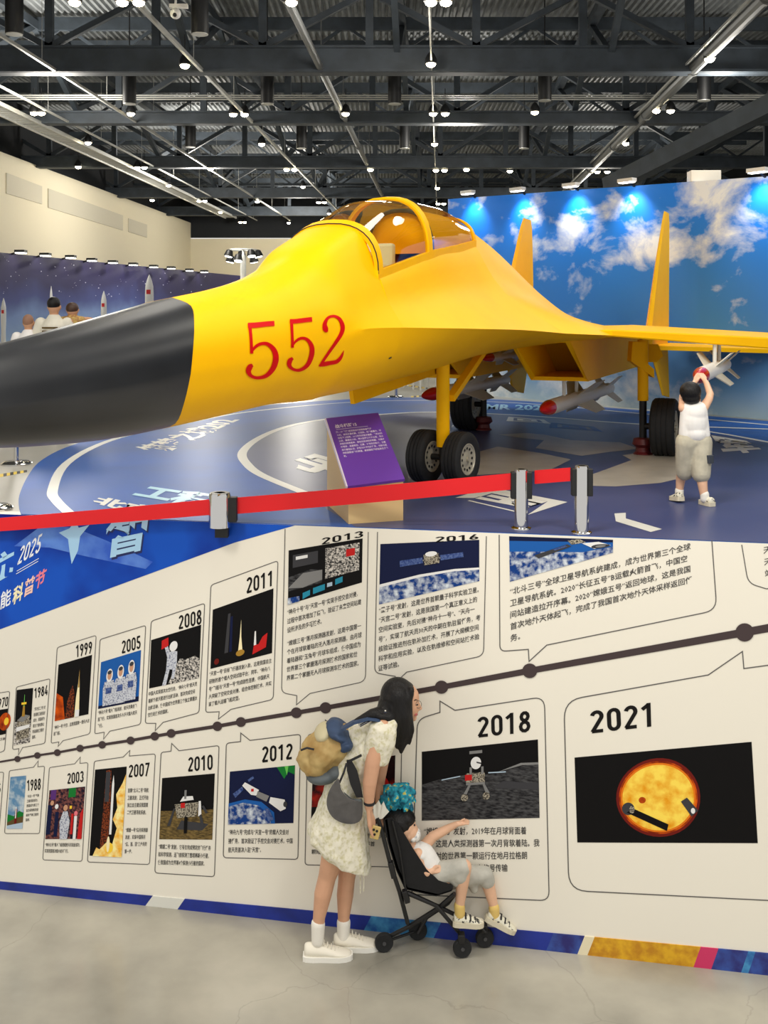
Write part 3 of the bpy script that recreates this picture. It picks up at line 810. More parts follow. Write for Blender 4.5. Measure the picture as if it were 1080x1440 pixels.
def hoop(u, w, h, lean=0.0):
    a = arch(u - w / 2, -0.012, lean); b = arch(u - w / 2, h, lean); c = arch(u + w / 2, h, lean); d = arch(u + w / 2, -0.012, lean)
    mb = MB(); mb.rings([[J(*x) for x in q] for q in zip(a, b, c, d)]); return mb
fr = hoop(1.72, .07, .016).build('canopy_frame', m_yel, jet, 30)
hoop(2.62, .075, .014).build('canopy_frame', m_yel, jet, 30)
hoop(3.86, .05, .01).build('canopy_frame', m_yel, jet, 30)
for s_ in (1, -1):
    mb = MB(); rr = []
    for u in us:
        v, ws, wt = sill(u); rr.append([J(u, s_ * (v + .014), ws - .045), J(u, s_ * (v + .014), ws + .03), J(u, s_ * (v - .02), ws + .03), J(u, s_ * (v - .02), ws - .045)])
    mb.rings(rr).build('canopy_sill', m_yel, jet)
mb = MB(); mb.tube([J(1.685, p[1] * 1.04, p[2] + .006) for p in arch(1.7)], .004, 5); mb.build('frame_seam', m_black, jet)
# cockpit: rear fairing, seat, instrument hood
mb = MB(); rr = []
for u, sc in ((2.86, .55), (2.9, .80), (3.1, .86), (3.5, .88), (3.84, .9)):
    rr.append([J(*p) for p in arch(u, 0, 0, 18, sc)] )
mb.rings(rr); mb.build('cockpit_fairing', m_yel, jet, 40)
mb = MB(); mb.tube([J(p[0] - .01, p[1], p[2]) for p in arch(2.88, 0, 0, 18, .82)], .016, 6); mb.build('fairing_seal', mat('seal_grey', (90, 88, 80), .5), jet)
mb = MB(); mb.box(J(2.5, 0, 1.68), (.22, .07, .2), 0, Matrix.Rotation(-.4, 3, 'Z')); mb.box(J(2.32, 0, 1.6), (.22, .26, .06), 0, Matrix.Rotation(-.4, 3, 'Z')); mb.build('pilot_seat', mat('seat_white', (210, 206, 190), .6), jet, bevel=.02)
mb = MB(); mb.rings([[J(u, v_, w_) for v_, w_ in ((-.24, 1.5), (-.2, h), (0, h + .05), (.2, h), (.24, 1.5))] for u, h in ((1.72, 1.63), (2.0, 1.68))]); mb.build('instrument_hood', m_yel2, jet)
# wings
for s_ in (1, -1):
    tops = [(1.28, 4.22, 1.172), (2.4, 5.08, 1.102), (3.55, 6.0, 1.05)]
    secs = []
    for v, u0, wt in tops:
        th = .056 + (v - 1.28) * .032 if v < 2.5 else .06
        u1 = 7.6 - (v - 1.28) * .15; c = u1 - u0
        secs.append([J(u0, s_ * v, wt - .01), J(u0 + .01, s_ * v, wt), J(u0 + c * .3, s_ * v, wt + .03), J(u0 + c * .7, s_ * v, wt + .005), J(u1, s_ * v, wt - .04), J(u1, s_ * v, wt - .065), J(u0 + c * .5, s_ * v, wt - th - .01), J(u0 + .01, s_ * v, wt - th), J(u0, s_ * v, wt - th + .01)])
    # inner end tucked into the body
    v = .7; secs.insert(0, [p - JB * s_ * .55 + Vector((0, 0, -.012)) for p in secs[0]])
    MB().rings(secs).build('wing', m_yel, jet, 25)
    # engine intake with raked rectangular mouth, closing to a round nozzle
    mb = MB(); vi, vo = .33, .86
    def boxr(ut, ub, i, o_, wt, wb): return [J(ut, s_ * i, wt), J(ut, s_ * o_, wt), J(ub, s_ * o_, wb), J(ub, s_ * i, wb)]
    out0 = boxr(4.55, 5.3, vi, vo, 1.075, .69); in0 = boxr(4.58, 5.3, vi + .04, vo - .04, 1.055, .725)
    in1 = boxr(5.6, 6.1, vi + .05, vo - .05, 1.04, .74)
    rear = boxr(8.0, 8.0, vi, vo - .02, 1.07, .70); rear2 = boxr(9.3, 9.3, vi + .07, vo - .1, 1.06, .76)
    mb.rings([rear2, rear, out0, in0, in1], True, True)
    mb.build('engine_intake', m_yel, jet)
    MB().add(boxr(5.57, 6.07, vi + .05, vo - .05, 1.04, .74), [(0, 1, 2, 3)]).build('intake_screen', m_yel2, jet)
    c = J(9.3, s_ * .58, .91)
    MB().lathe(c, JA, [(-.05, .17), (.4, .18), (.7, .15), (.7, .13), (.3, .12)], 20).build('engine_nozzle', mat('nozzle_grey', (80, 78, 74), .45, .5), jet, 40)
    # tail fin
    mb = MB(); rr = []
    for w_, u0, u1, th, dv in ((1.06, 8.35, 9.95, .075, 0), (1.9, 8.98, 10.0, .05, .01), (2.5, 9.48, 10.02, .03, .02), (2.62, 9.62, 9.98, .024, .022)):
        if s_ < 0: w_ = 1.06 + (w_ - 1.06) * .985
        rr.append([J(u0, s_ * (.9 + dv), w_), J(u0 + .1, s_ * (.9 + dv) + th / 2, w_), J(u1, s_ * (.9 + dv) + th / 2, w_), J(u1, s_ * (.9 + dv) - th / 2, w_), J(u0 + .1, s_ * (.9 + dv) - th / 2, w_)])
    rr[-1] = rr[-1]
    mb.rings(rr).build('tail_fin', m_yel, jet)
    MB().rings([[J(8.3, s_ * .86, w_), J(8.5, s_ * .9 + .045, w_), J(10.0, s_ * .9 + .045, w_), J(10.0, s_ * .9 - .045, w_), J(8.5, s_ * .9 - .045, w_)] for w_ in (.98, 1.13)]).build('tail_boom', m_yel, jet)
    MB().rings([[J(8.5, s_ * .9, .98), J(8.6, s_ * .9 + .03, .98), J(9.9, s_ * .9 + .03, .98), J(9.9, s_ * .9 - .03, .98), J(8.6, s_ * .9 - .03, .98)],
                [J(9.2, s_ * .96, .3), J(9.25, s_ * .96 + .012, .3), J(9.75, s_ * .96 + .012, .24), J(9.75, s_ * .96 - .012, .24), J(9.25, s_ * .96 - .012, .3)]]).build('ventral_fin', m_yel, jet)
    # tailplane
    MB().prism([J(8.6, s_ * .92, .88), J(10.0, s_ * 2.9, .80), J(10.5, s_ * 2.9, .80), J(10.2, s_ * .92, .88)], (0, 0, .05)).build('tailplane', m_yel, jet)
# landing gear
def wheel(c, ax, r, wd, parent, hub_side=1, name='wheel'):
    ax = Vector(ax).normalized(); mb = MB(); c = Vector(c)
    h = wd / 2
    prof = [(-h * .3, r * .5), (-h * .8, r * .55), (-h * .95, r * .7), (-h, r * .8), (-h * .93, r * .92), (-h * .78, r * .985), (-h * .45, r), (-h * .44, r * .975), (-h * .34, r * .975), (-h * .33, r), (-h * .06, r), (-h * .05, r * .975), (h * .05, r * .975), (h * .06, r),
            (h * .33, r), (h * .34, r * .975), (h * .44, r * .975), (h * .45, r), (h * .78, r * .985), (h * .93, r * .92), (h, r * .8), (h * .95, r * .7), (h * .8, r * .55), (h * .3, r * .5)]
    mb.lathe(c, ax, prof, 40, 0)
    for sg in (1, -1):
        mb.lathe(c, ax * sg, [(h * .5, r * .1), (h * .82, r * .58), (h * .86, r * .58), (h * .86, r * .54), (h * .62, r * .48), (h * .6, r * .3), (h * .72, r * .2), (h * .74, r * .09), (h * .95, r * .08), (h * .95, .004)], 28, 1)
        x = Vector((0, 0, 1)); y = ax.cross(x).normalized()
        for k in range(12):
            a = 2 * pi * k / 12; q = c + (x * cos(a) + y * sin(a)) * r * .4 + ax * sg * h * .6
            mb.lathe(q, ax * sg, [(0, r * .05), (.012, r * .05)], 8, 2)
    return mb.build(name, [m_tyre, m_hub, m_black], parent, 30)
NG = S(623, 681); sax = Vector((.85, -.53, 0)).normalized()
nr = .205
strut = MB(); top_ = P(623, 492, NG.y); bot_ = P(623, 628, NG.y)
strut.tube([bot_, top_], .051, 20); strut.lathe(bot_, (0, 0, -1), [(0, .051), (.01, .03), (.12, .03)], 14, 1)
strut.tube([Vector((NG.x, NG.y, DECK + nr)) - sax * .16, Vector((NG.x, NG.y, DECK + nr)) + sax * .16], .024, 12, 1)
strut.tube([Vector((NG.x, NG.y, DECK + nr)), Vector((NG.x, NG.y, DECK + nr + .1))], .03, 12, 1)
ng = strut.build('nose_gear', [m_yel, m_black], jet, 40)
for s_ in (-1, 1):
    wheel(Vector((NG.x, NG.y, DECK + nr)) + sax * s_ * .152, sax, nr, .15, ng)
MB().bar(P(634, 560, NG.y + .02), J(4.55, .12, 1.0), .06, .05).build('drag_brace', m_yel, ng)
MB().prism([P(490, 546, 7.25), P(493, 568, 7.25), P(607, 527, 8.75), P(606, 506, 8.75)], JB * .03).build('gear_door', m_yel, jet)
for s_, (px, py), wr, wd in ((1, (935, 641), .265, .225), (-1, (657, 604), .29, .25)):
    C_ = S(px, py); ax = JB
    wc = Vector((C_.x, C_.y, DECK + wr))
    sp = wc - JB * (wd / 2 + .085) if s_ > 0 else wc + JB * (wd / 2 + .07)
    mb = MB(); mb.tube([Vector((sp.x, sp.y, DECK + .50)), Vector((sp.x, sp.y, DECK + 1.06))], .05, 16)
    mb.tube([Vector((sp.x, sp.y, DECK + .06)), Vector((sp.x, sp.y, DECK + .5))], .034, 14, 1)
    mb.tube([Vector((sp.x, sp.y, DECK + wr)), wc], .03, 12, 1)
    mb.lathe(Vector((sp.x, sp.y, DECK)), (0, 0, 1), [(0, .09), (.012, .09), (.03, .07), (.07, .065), (.1, .1), (.15, .085), (.16, .04)], 14, 2)
    mg = mb.build('main_gear', [m_yel, m_black, m_darkred], jet, 40)
    wheel(wc, JB, wr, wd, mg)
    if s_ > 0:
        mb = MB(); d = sp.y
        mb.prism([P(884, 480, d + .1), P(902, 480, d + .1), P(902, 508, d + .1), P(914, 518, d + .1), P(914, 530, d + .1), P(882, 507, d + .1)], (0, -.16, 0)); mb.build('gear_bracket', m_yel, mg)
        MB().prism([P(898, 484, d + .35), P(924, 484, d + .35), P(931, 500, d + .35), P(922, 509, d + .35), P(908, 509, d + .35)], (0, -.04, 0)).build('gear_door', m_yel, mg)
    else:
        MB().bar(Vector((sp.x, sp.y, DECK + .5)), Vector((sp.x + .05, sp.y + .4, DECK + 1.05)), .05, .05).build('drag_brace', m_yel, mg)

# ---------------------------------------------------------------- missiles under the jet
m_msl = mat('missile_white', (236, 233, 226), .35); m_mred = mat('missile_red', (200, 16, 26), .25, coat=.3)
m_fin = mat('fin_grey', (224, 218, 200), .4)
def missile(u, v, w, L, r, top_w, posts, lab, finc=None):
    t = thing('missile', lab, 'missile', J(u, v, w), 'red nosed missiles under the jet')
    c = J(u, v, w)
    MB().lathe(c, JA, [(0, .004), (.03, r * .28), (.08, r * .5), (.16, r * .76), (.26, r * .95), (.31, r)], 24).build('nose', m_mred, t, 50)
    MB().lathe(c, JA, [(.305, r), (L * .6, r), (L * .96, r * .92), (L, r * .8), (L, r * .6), (L - .03, r * .5)], 24).build('body', m_msl, t, 40)
    def fins(u0, u1, span, sweep, nm, ang=45):
        for k in range(4):
            a = radians(ang + 90 * k); dv = JB * cos(a) + Vector((0, 0, sin(a))); tn = (JA.cross(dv)).normalized() * .008
            pts = [c + JA * u0 + dv * r * .8, c + JA * (u0 + sweep) + dv * (r + span), c + JA * (u1 + sweep * .3) + dv * (r + span), c + JA * u1 + dv * r * .8]
            MB().prism([p - tn / 2 for p in pts], tn).build(nm, m_fin, t)
    fins(L * .38, L * .62, r * 2.1, L * .14, 'wing_fin')
    fins(L * .86, L * .985, r * 1.9, L * .06, 'tail_fin')
    for k in posts:
        q = c + JA * L * k; MB().tube([q + Vector((0, 0, r * .8)), Vector((q.x, q.y, DECK + top_w))], .013 + r * .06, 8).build('hanger_post', m_whitep, t)
    return t
missile(3.55, 2.0, .845, 2.3, .06, 1.06, (.56, .72), 'red nosed missile under the outer wing that the small boy reaches up to')
missile(4.6, .6, .478, 3.1, .068, .71, (.28, .45), 'red nosed missile hanging in the open below the near engine intake')
missile(4.65, -.5, .563, 2.7, .062, .71, (.4, .6), 'red nosed missile passing behind the yellow nose gear leg')
missile(5.2, -.12, .885, 1.5, .042, 1.02, (.4, .65), 'small red nosed missile high under the belly between the intakes')
# ================================================================ printed timeline on the front wall
m_ink = mat('ink_black', (24, 22, 22), 0.6, spec=.15); m_line = mat('ink_line', (92, 90, 88), 0.5); m_bar = mat('timeline_brown', (62, 48, 50), 0.5)
m_txt = mat('ink_text', (70, 68, 66), 0.5)
C = {k: mat('print_' + k, *v) for k, v in {
    'black': ((12, 11, 13), .5), 'navy': ((18, 26, 62), .45), 'blue': ((30, 92, 170), .45), 'sky': ((120, 168, 205), .45), 'white': ((232, 232, 232), .45),
    'grey': ((130, 130, 130), .45), 'dgrey': ((62, 62, 66), .45), 'red': ((196, 34, 34), .45), 'dred': ((110, 26, 20), .45), 'orange': ((228, 120, 24), .45),
    'yellow': ((250, 206, 60), .45), 'cream': ((250, 236, 190), .45), 'gold': ((170, 130, 50), .45), 'green': ((24, 120, 50), .45), 'lgreen': ((110, 200, 90), .45),
    'brown': ((96, 78, 46), .45), 'teal': ((40, 140, 170), .45), 'pale': ((176, 196, 214), .45), 'purple': ((90, 50, 120), .45), 'pink': ((232, 120, 130), .45), 'skin': ((200, 150, 120), .45)}.items()}
for m_ in C.values(): m_.node_tree.nodes['Principled BSDF'].inputs['Specular IOR Level'].default_value = .15
C['earth'] = mat('print_earth', (20, 60, 130), .45, 0, 0, 26, (216, 224, 232), detail=8, lo=.42, hi=.68)
C['moon'] = mat('print_moon', (26, 26, 30), .45, 0, 0, 30, (78, 78, 80), detail=8, stretch=(1, 1, 3))
C['soil'] = mat('print_soil', (70, 58, 36), .45, 0, 0, 40, (128, 106, 62), detail=8, stretch=(1, 1, 3))
C['sun'] = mat('print_sun', (232, 150, 10), .45, 0, 0, 14, (255, 222, 90), detail=8, lo=.3, hi=.6)
C['flame'] = mat('print_flame', (240, 170, 30), .45, 0, 0, 24, (255, 244, 170), detail=6)
C['rubble'] = mat('print_rubble', (34, 34, 38), .45, 0, 0, 90, (220, 214, 206), detail=6, lo=.4, hi=.62)
C['crowd'] = mat('print_crowd', (28, 22, 40), .45, 0, 0, 60, (150, 90, 80), detail=6, lo=.4, hi=.7)
C['suit'] = mat('print_suit', (200, 204, 214), .45, 0, 0, 110, (120, 126, 150), lo=.5, hi=.62)
C['tower'] = mat('print_tower', (130, 60, 30), .45, 0, 0, 120, (44, 22, 18), lo=.45, hi=.55)
C['cloud'] = mat('print_cloud', (96, 140, 178), .45, 0, 0, 22, (196, 208, 214), detail=6, lo=.45, hi=.7)
C['glow'] = mat('print_glow', (120, 30, 8), .45, 0, 0, 16, (220, 90, 10), detail=4)
C['nebula'] = mat('print_nebula', (30, 8, 14), .45, 0, 0, 12, (190, 40, 24), detail=6, lo=.45, hi=.75)
C['panel'] = mat('print_solar', (40, 60, 120), .45, 0, 0, 80, (90, 110, 160))
C['foil'] = mat('print_foil', (176, 168, 150), .45, 0, 0, 120, (70, 64, 58), lo=.42, hi=.58)
for m_ in C.values(): m_.node_tree.nodes['Principled BSDF'].inputs['Specular IOR Level'].default_value = .15
CK = list(C); CM = [C[k] for k in CK]
def E_(u, v, a, b, n=20): return ellipse(u, v, a, b, n)
def R_(u0, v0, u1, v1): return [(u0, v0), (u1, v0), (u1, v1), (u0, v1)]
def astronaut(u, v, s, sy, flag=False):
    return [('suit', [(u - .5 * s, v), (u - .55 * s, v + .45 * sy), (u - .42 * s, v + .62 * sy), (u + .42 * s, v + .62 * sy), (u + .55 * s, v + .45 * sy), (u + .5 * s, v)]),
            ('white', E_(u, v + .76 * sy, .3 * s, .17 * sy)), ('skin', E_(u, v + .76 * sy, .19 * s, .11 * sy)), ('dgrey', E_(u, v + .84 * sy, .2 * s, .05 * sy)), ('panel', R_(u - .25 * s, v + .3 * sy, u + .25 * s, v + .45 * sy))]
def craft(u, v, s, a, core='foil', n=3):
    """satellite with two solar wings, tilted by a"""
    ca, sa = cos(a), sin(a)
    r = lambda pts: [(u + (x * ca - y * sa) * s, v + (x * sa + y * ca) * s * 1.25) for x, y in pts]
    return [('panel', r(R_(-1.6, -.22, -.45, .22))), ('panel', r(R_(.45, -.22, 1.6, .22))), ('grey', r(R_(-.45, -.05, .45, .05))), (core, r(R_(-.38, -.4, .38, .42))), ('white', r(E_(0, .42, .3, .2)))]
ART = {
    'y1970': [('black', 0), ('glow', E_(.9, .5, .3, .35)), ('yellow', E_(.98, .5, .12, .15))],
    'y1984': [('black', 0), ('rubble', R_(0, 0, 1, .42)), ('foil', [(.12, .08), (.92, .1), (.9, .5), (.14, .46)]), ('grey', [(.14, .44), (.5, .54), (.9, .5), (.5, .4)]), ('white', [(.12, .32), (.92, .34), (.92, .28), (.12, .24)]), ('gold', [(.42, .5), (.6, .5), (.57, .7), (.46, .7)]), ('lgreen', [(.5, .68), (.54, .68), (.53, .9), (.51, .9)]), ('yellow', R_(.36, .72, .66, .76))],
    'y1988': [('cloud', 0), ('brown', [(0, 0), (1, 0), (1, .3), (.7, .34), (.4, .24), (0, .28)]), ('green', [(0, .12), (.5, .2), (1, .24), (1, .3), (.7, .34), (.4, .24), (0, .28)]), ('pale', [(0, 0), (1, 0), (1, .12), (0, .06)]), ('dred', R_(.46, .1, .6, .38)), ('white', R_(.49, .2, .55, .42))],
    'y1999': [('black', 0), ('tower', [(.3, 0), (.56, 0), (.54, .42), (.48, .56), (.42, .5), (.34, .3)]), ('glow', [(0, 0), (.3, 0), (.2, .4), (0, .5)]), ('cream', [(.58, 0), (.72, 0), (.7, .34), (.68, .58), (.655, .78), (.64, .58), (.6, .34)]), ('gold', [(.64, .5), (.68, .5), (.66, .82)]), ('white', R_(.6, 0, .72, .12))],
    'y2003': [('crowd', 0), ('purple', R_(.05, .8, .2, 1)), ('green', R_(.55, .82, .75, 1)), ('navy', R_(0, .1, .12, .7)), ('navy', R_(.22, .05, .32, .55)), ('suit', [(.4, 0), (.6, 0), (.64, .35), (.56, .55), (.44, .55), (.36, .35)]), ('skin', E_(.5, .62, .06, .06)), ('white', E_(.25, .66, .05, .05)), ('red', [(.88, 0), (1, 0), (1, .6), (.92, .5)]), ('white', R_(.76, 0, .84, .45)), ('pink', E_(.8, .5, .05, .05)), ('skin', E_(.12, .74, .05, .05)), ('red', R_(.68, .1, .74, .5)), ('yellow', R_(.62, .6, .68, .66))],
    'y2005': [('blue', 0), ('navy', [(0, 0), (1, 0), (1, .1), (0, .06)])] + astronaut(.24, .04, .27, .82) + astronaut(.52, .04, .27, .84) + astronaut(.79, .06, .27, .86),
    'y2007': [('black', 0), ('tower', [(.3, .02), (.56, .02), (.56, .6), (.52, .98), (.36, .98), (.34, .6)]), ('dgrey', R_(.36, .62, .5, .96)), ('white', [(.57, .25), (.64, .25), (.64, .82), (.605, .92), (.57, .82)]), ('flame', [(.66, .1), (1, .0), (1, .92), (.9, .82), (.72, .7), (.78, .55), (.66, .42), (.8, .32)]), ('flame', [(.1, 0), (1, 0), (1, .12), (.85, .2), (.66, .13), (.5, .16), (.3, .08), (.2, .1)]), ('yellow', E_(.6, .1, .12, .06)), ('cream', E_(.56, .14, .05, .09))],
    'y2008': [('black', 0), ('rubble', [(.38, 0), (1, 0), (1, .36), (.9, .44), (.72, .42), (.6, .46), (.5, .3)]), ('suit', [(.26, .0), (.34, .0), (.4, .3), (.46, .28), (.44, .1), (.5, .1), (.54, .4), (.54, .62), (.42, .66), (.34, .6), (.33, .3)]), ('white', E_(.46, .74, .08, .1)), ('suit', [(.34, .56), (.4, .62), (.34, .8), (.28, .78)]), ('red', [(.22, .74), (.36, .78), (.35, .95), (.22, .92)])],
    'y2010': [('black', 0), ('soil', R_(0, 0, 1, .46)), ('dgrey', [(.32, .16), (.8, .14), (.92, .24), (.4, .3)]), ('foil', [(.26, .56), (.72, .58), (.68, .36), (.32, .34)]), ('white', [(.36, .6), (.62, .62), (.6, .68), (.42, .68)]), ('grey', R_(.44, .64, .48, .78)), ('red', R_(.38, .5, .46, .58)), ('dgrey', [(.25, .5), (.28, .5), (.2, .22), (.14, .22)]), ('dgrey', [(.7, .5), (.74, .5), (.84, .22), (.78, .22)]), ('black', R_(.46, .1, .52, .36)), ('white', [(.72, .6), (.76, .6), (.78, .4), (.72, .36)]), ('dgrey', [(.78, .52), (.82, .53), (.9, .42), (.86, .4)])],
    'y2011': [('black', 0), ('dgrey', [(.22, .2), (.28, .2), (.3, .84), (.26, .84)]), ('navy', [(.3, .2), (.34, .2), (.34, .78), (.3, .78)]), ('cream', [(.44, .12), (.52, .12), (.49, .4), (.48, .68), (.465, .4)]), ('gold', E_(.48, .14, .07, .05)), ('red', [(.68, .06), (.9, .12), (.92, .34), (.84, .3), (.78, .2), (.7, .2)]), ('white', [(.7, .2), (.74, .2), (.73, .42), (.71, .42)]), ('dred', E_(.1, .1, .04, .05))],
    'y2012': [('navy', 0), ('green', [(.72, 1), (1, 1), (1, .84), (.9, .9), (.84, .78)]), ('lgreen', [(.84, 1), (.9, 1), (.88, .84)]), ('blue', [(0, 0), (.72, 0), (.7, .2), (.5, .4), (.25, .46), (0, .4)]), ('earth', [(0, 0), (.66, 0), (.62, .18), (.45, .34), (.22, .4), (0, .34)]), ('panel', [(.06, .58), (.2, .7), (.22, .64), (.1, .5)]), ('panel', [(.28, .82), (.36, .88), (.38, .84), (.3, .78)]), ('white', [(.2, .72), (.24, .78), (.46, .62), (.42, .52), (.34, .54)]), ('grey', [(.44, .6), (.62, .5), (.58, .4), (.42, .5)]), ('white', [(.64, .48), (.86, .42), (.88, .26), (.8, .22), (.62, .38)]), ('red', R_(.34, .6, .38, .65)), ('dgrey', E_(.87, .34, .03, .05)), ('panel', [(.56, .28), (.62, .28), (.7, .08), (.62, .04)])],
    'y2013': [('black', 0), ('moon', [(0, .5), (.3, .56), (.46, .5), (.46, .24), (0, .24)]), ('grey', [(0, .3), (.2, .52), (.46, .5), (.46, .3), (.2, .24)]), ('rubble', R_(.5, .3, .96, .92)), ('red', R_(.78, .66, .9, .82)), ('dgrey', R_(.06, .66, .4, .9)), ('white', R_(.1, .8, .26, .86)), ('teal', [(.2, .14), (.3, .16), (.3, .06), (.2, .02)]), ('teal', [(.34, .18), (.5, .2), (.5, .08), (.34, .06)]), ('pale', R_(.53, .12, .6, .2)), ('teal', [(.64, .12), (.74, .14), (.74, .26), (.64, .24)]), ('earth', [(0, 0), (.16, 0), (.16, .1), (0, .12)])],
    'y2015': [('nebula', 0), ('red', E_(.86, .5, .08, .2)), ('black', R_(0, .0, .6, .3))],
    'y2016': [('navy', 0), ('earth', [(0, 0), (1, 0), (1, .3), (.75, .36), (.4, .36), (0, .3)]), ('white', [(0, .28), (.4, .34), (.75, .34), (1, .28), (1, .33), (.75, .39), (.4, .39), (0, .33)])] + craft(.52, .66, .2, .06),
    'y2018': [('black', 0), ('moon', [(0, 0), (1, 0), (1, .7), (.86, .68), (.6, .6), (.4, .62), (.15, .58), (0, .52)]), ('grey', [(.64, .62), (.86, .69), (1, .68), (1, .71), (.85, .72)]), ('dgrey', [(.6, .42), (1, .36), (1, .44), (.7, .5)]), ('white', E_(.465, .77, .045, .085)), ('dgrey', [(.47, .77), (.51, .75), (.51, .77), (.47, .79)]), ('grey', R_(.41, .9, .52, .94)), ('foil', R_(.38, .5, .54, .64)), ('red', R_(.37, .54, .43, .62)), ('pale', [(.17, .565), (.33, .6), (.33, .615), (.17, .58)]), ('pale', [(.57, .62), (.72, .615), (.72, .63), (.57, .635)]), ('grey', R_(.41, .62, .43, .72)), ('grey', R_(.51, .62, .53, .72)), ('grey', [(.4, .48), (.42, .48), (.38, .34), (.35, .34)]), ('grey', [(.52, .48), (.54, .48), (.58, .36), (.55, .34)]), ('foil', E_(.365, .31, .03, .05)), ('foil', E_(.55, .32, .03, .05)), ('grey', R_(.38, .48, .54, .51))],
    'y2020': [('blue', 0), ('navy', [(0, 1), (1, 1), (1, .8), (0, .9)]), ('earth', [(0, 0), (1, 0), (1, .46), (.7, .4), (.3, .6), (0, .66)]), ('foil', [(.56, .92), (.68, .98), (.74, .84), (.6, .76)]), ('white', [(.7, .8), (.86, .86), (.98, .6), (.82, .48)]), ('dgrey', E_(.88, .6, .09, .12)), ('grey', E_(.88, .6, .05, .07)), ('dgrey', [(.24, .52), (.56, .78), (.6, .7), (.28, .42)]), ('panel', [(.42, .64), (.54, .74), (.56, .7), (.44, .6)])],
    'y2021': [('black', 0), ('dred', E_(.46, .49, .235, .425, 40)), ('glow', E_(.46, .49, .22, .395, 40)), ('orange', E_(.46, .49, .21, .375, 40)), ('sun', E_(.46, .49, .2, .355, 40)), ('glow', E_(.37, .47, .02, .035)), ('dgrey', E_(.29, .38, .035, .07)), ('black', [(.28, .34), (.5, .13), (.51, .2), (.32, .38)]), ('dgrey', [(.585, .44), (.62, .48), (.68, .34), (.64, .28)]), ('foil', E_(.31, .37, .015, .04)), ('white', E_(.65, .34, .012, .03))],
}
z4 = lambda p: (p[0] / 3.375, 860 + p[1] / 3.375)
zz5 = lambda p: (200 + p[0] / 3, 780 + p[1] / 3)
z6 = lambda p: (400 + p[0] / 3, 940 + p[1] / 3)
z7 = lambda p: (560 + p[0] * .4815, 940 + p[1] * .4815)
z3 = lambda p: (660 + p[0] * .3889, 640 + p[1] * .3889)
idt = lambda p: (p[0], p[1])
def card(z, label, outline, sc, lw, pic=None, year=None, paras=(), closed=True, art=None, bold=.012):
    ol = [(*z(p), p[2] * sc if len(p) > 2 else 0) for p in outline]
    pl = fillet(ol, closed)
    cx = sum(p[0] for p in pl) / len(pl); cy = sum(p[1] for p in pl) / len(pl)
    t = thing('timeline_card', label, 'timeline card', W(cx, cy, 0), 'speech-bubble cards printed along the wall timeline')
    f = Flat(W, .002); f.line(pl, lw, closed); f.build('card_outline', m_line, t)
    if pic:
        fn = quadmap([z(p) for p in pic]); f = Flat(W, .0015)
        k = 0
        for col, pts in ART[art]:
            if pts == 0: pts = R_(0, 0, 1, 1)
            dense = []
            for i, p in enumerate(pts):
                dense.append(fn(*p))
            f.poly(dense, CK.index(col), k * .0005); k += 1
        f.build('picture', CM, t)
    if year:
        f = Flat(W, .002); f.num(year[0], [z(p) for p in year[1]]); f.build('year_number', m_ink, t)
    for ls, q in paras:
        f = Flat(W, .002); f.para(ls, [z(p) for p in q], 0, bold); f.build('caption', m_txt, t)
    return t
card(z4, 'timeline card of 1970, cut off by the picture edge, upper row', [(-60, 395, 10), (47, 378, 10), (22, 660, 10), (-60, 690)], .3, .9, [(-60, 475), (38, 460), (28, 580), (-60, 600)], ('1970', [(-22, 418), (41, 402), (37, 448), (-26, 464)]), [(['地球卫星'], [(-30, 600), (26, 592), (26, 612), (-30, 622)])], True, 'y1970')
card(z4, 'timeline card of 1984 with tall picture of a silver canister', [(78, 358, 10), (238, 318, 10), (214, 625, 12), (108, 645), (88, 680), (90, 650), (60, 655, 10)], .3, .9, [(80, 372), (158, 362), (142, 620), (65, 635)], ('1984', [(163, 364), (228, 348), (226, 395), (163, 412)]),
     [(['“东方红二号”试', '验通信卫星发射', '成功，我国成为', '第五个拥有静止', '轨道通信卫星的', '国家。'], [(163, 450), (218, 440), (205, 600), (152, 610)])], True, 'y1984')
card(z4, 'timeline card of 1999 with a rocket lit at night', [(272, 170, 12), (457, 112, 12), (428, 580, 15), (300, 612), (276, 640), (280, 618), (243, 625, 10)], .3, .9, [(278, 252), (437, 205), (420, 487), (260, 520)], ('1999', [(360, 160), (438, 140), (437, 196), (360, 218)]),
     [(['“神舟一号”升空，这是我国第一艘无人试', '验飞船。'], [(258, 536), (425, 502), (422, 562), (254, 596)])], True, 'y1999')
card(z4, 'timeline card of 2005 with three astronauts in white on blue', [(475, 132, 12), (692, 65, 12), (668, 535, 15), (522, 567), (492, 605), (495, 572), (450, 580, 10)], .3, 1.0, [(480, 240), (670, 182), (658, 425), (466, 462)], ('2005', [(578, 140), (668, 112), (668, 175), (578, 200)]),
     [(['“神舟六号”载人飞船发射，航天员乘坐飞', '船飞行，实现我国首次多人多天载人航天', '飞行。'], [(466, 465), (652, 430), (650, 525), (464, 560)])], True, 'y2005')
card(z4, 'timeline card of 2008 with a spacewalker waving a red flag', [(718, 45, 14), (972, -40, 14), (945, 480, 16), (775, 525), (737, 565), (740, 530), (690, 530, 12)], .3, 1.1, [(718, 135), (955, 62), (945, 315), (708, 365)], ('2008', [(848, 20), (957, -12), (957, 60), (848, 85)]),
     [(['中国人实现首次太空行走，“神舟七号”航天员', '着舱外航天服进行出舱活动，首次完成空间', '出舱活动，使中国成为世界第三个独立掌握太', '空行走技术的国家。'], [(706, 375), (938, 325), (935, 460), (702, 508)])], True, 'y2008')
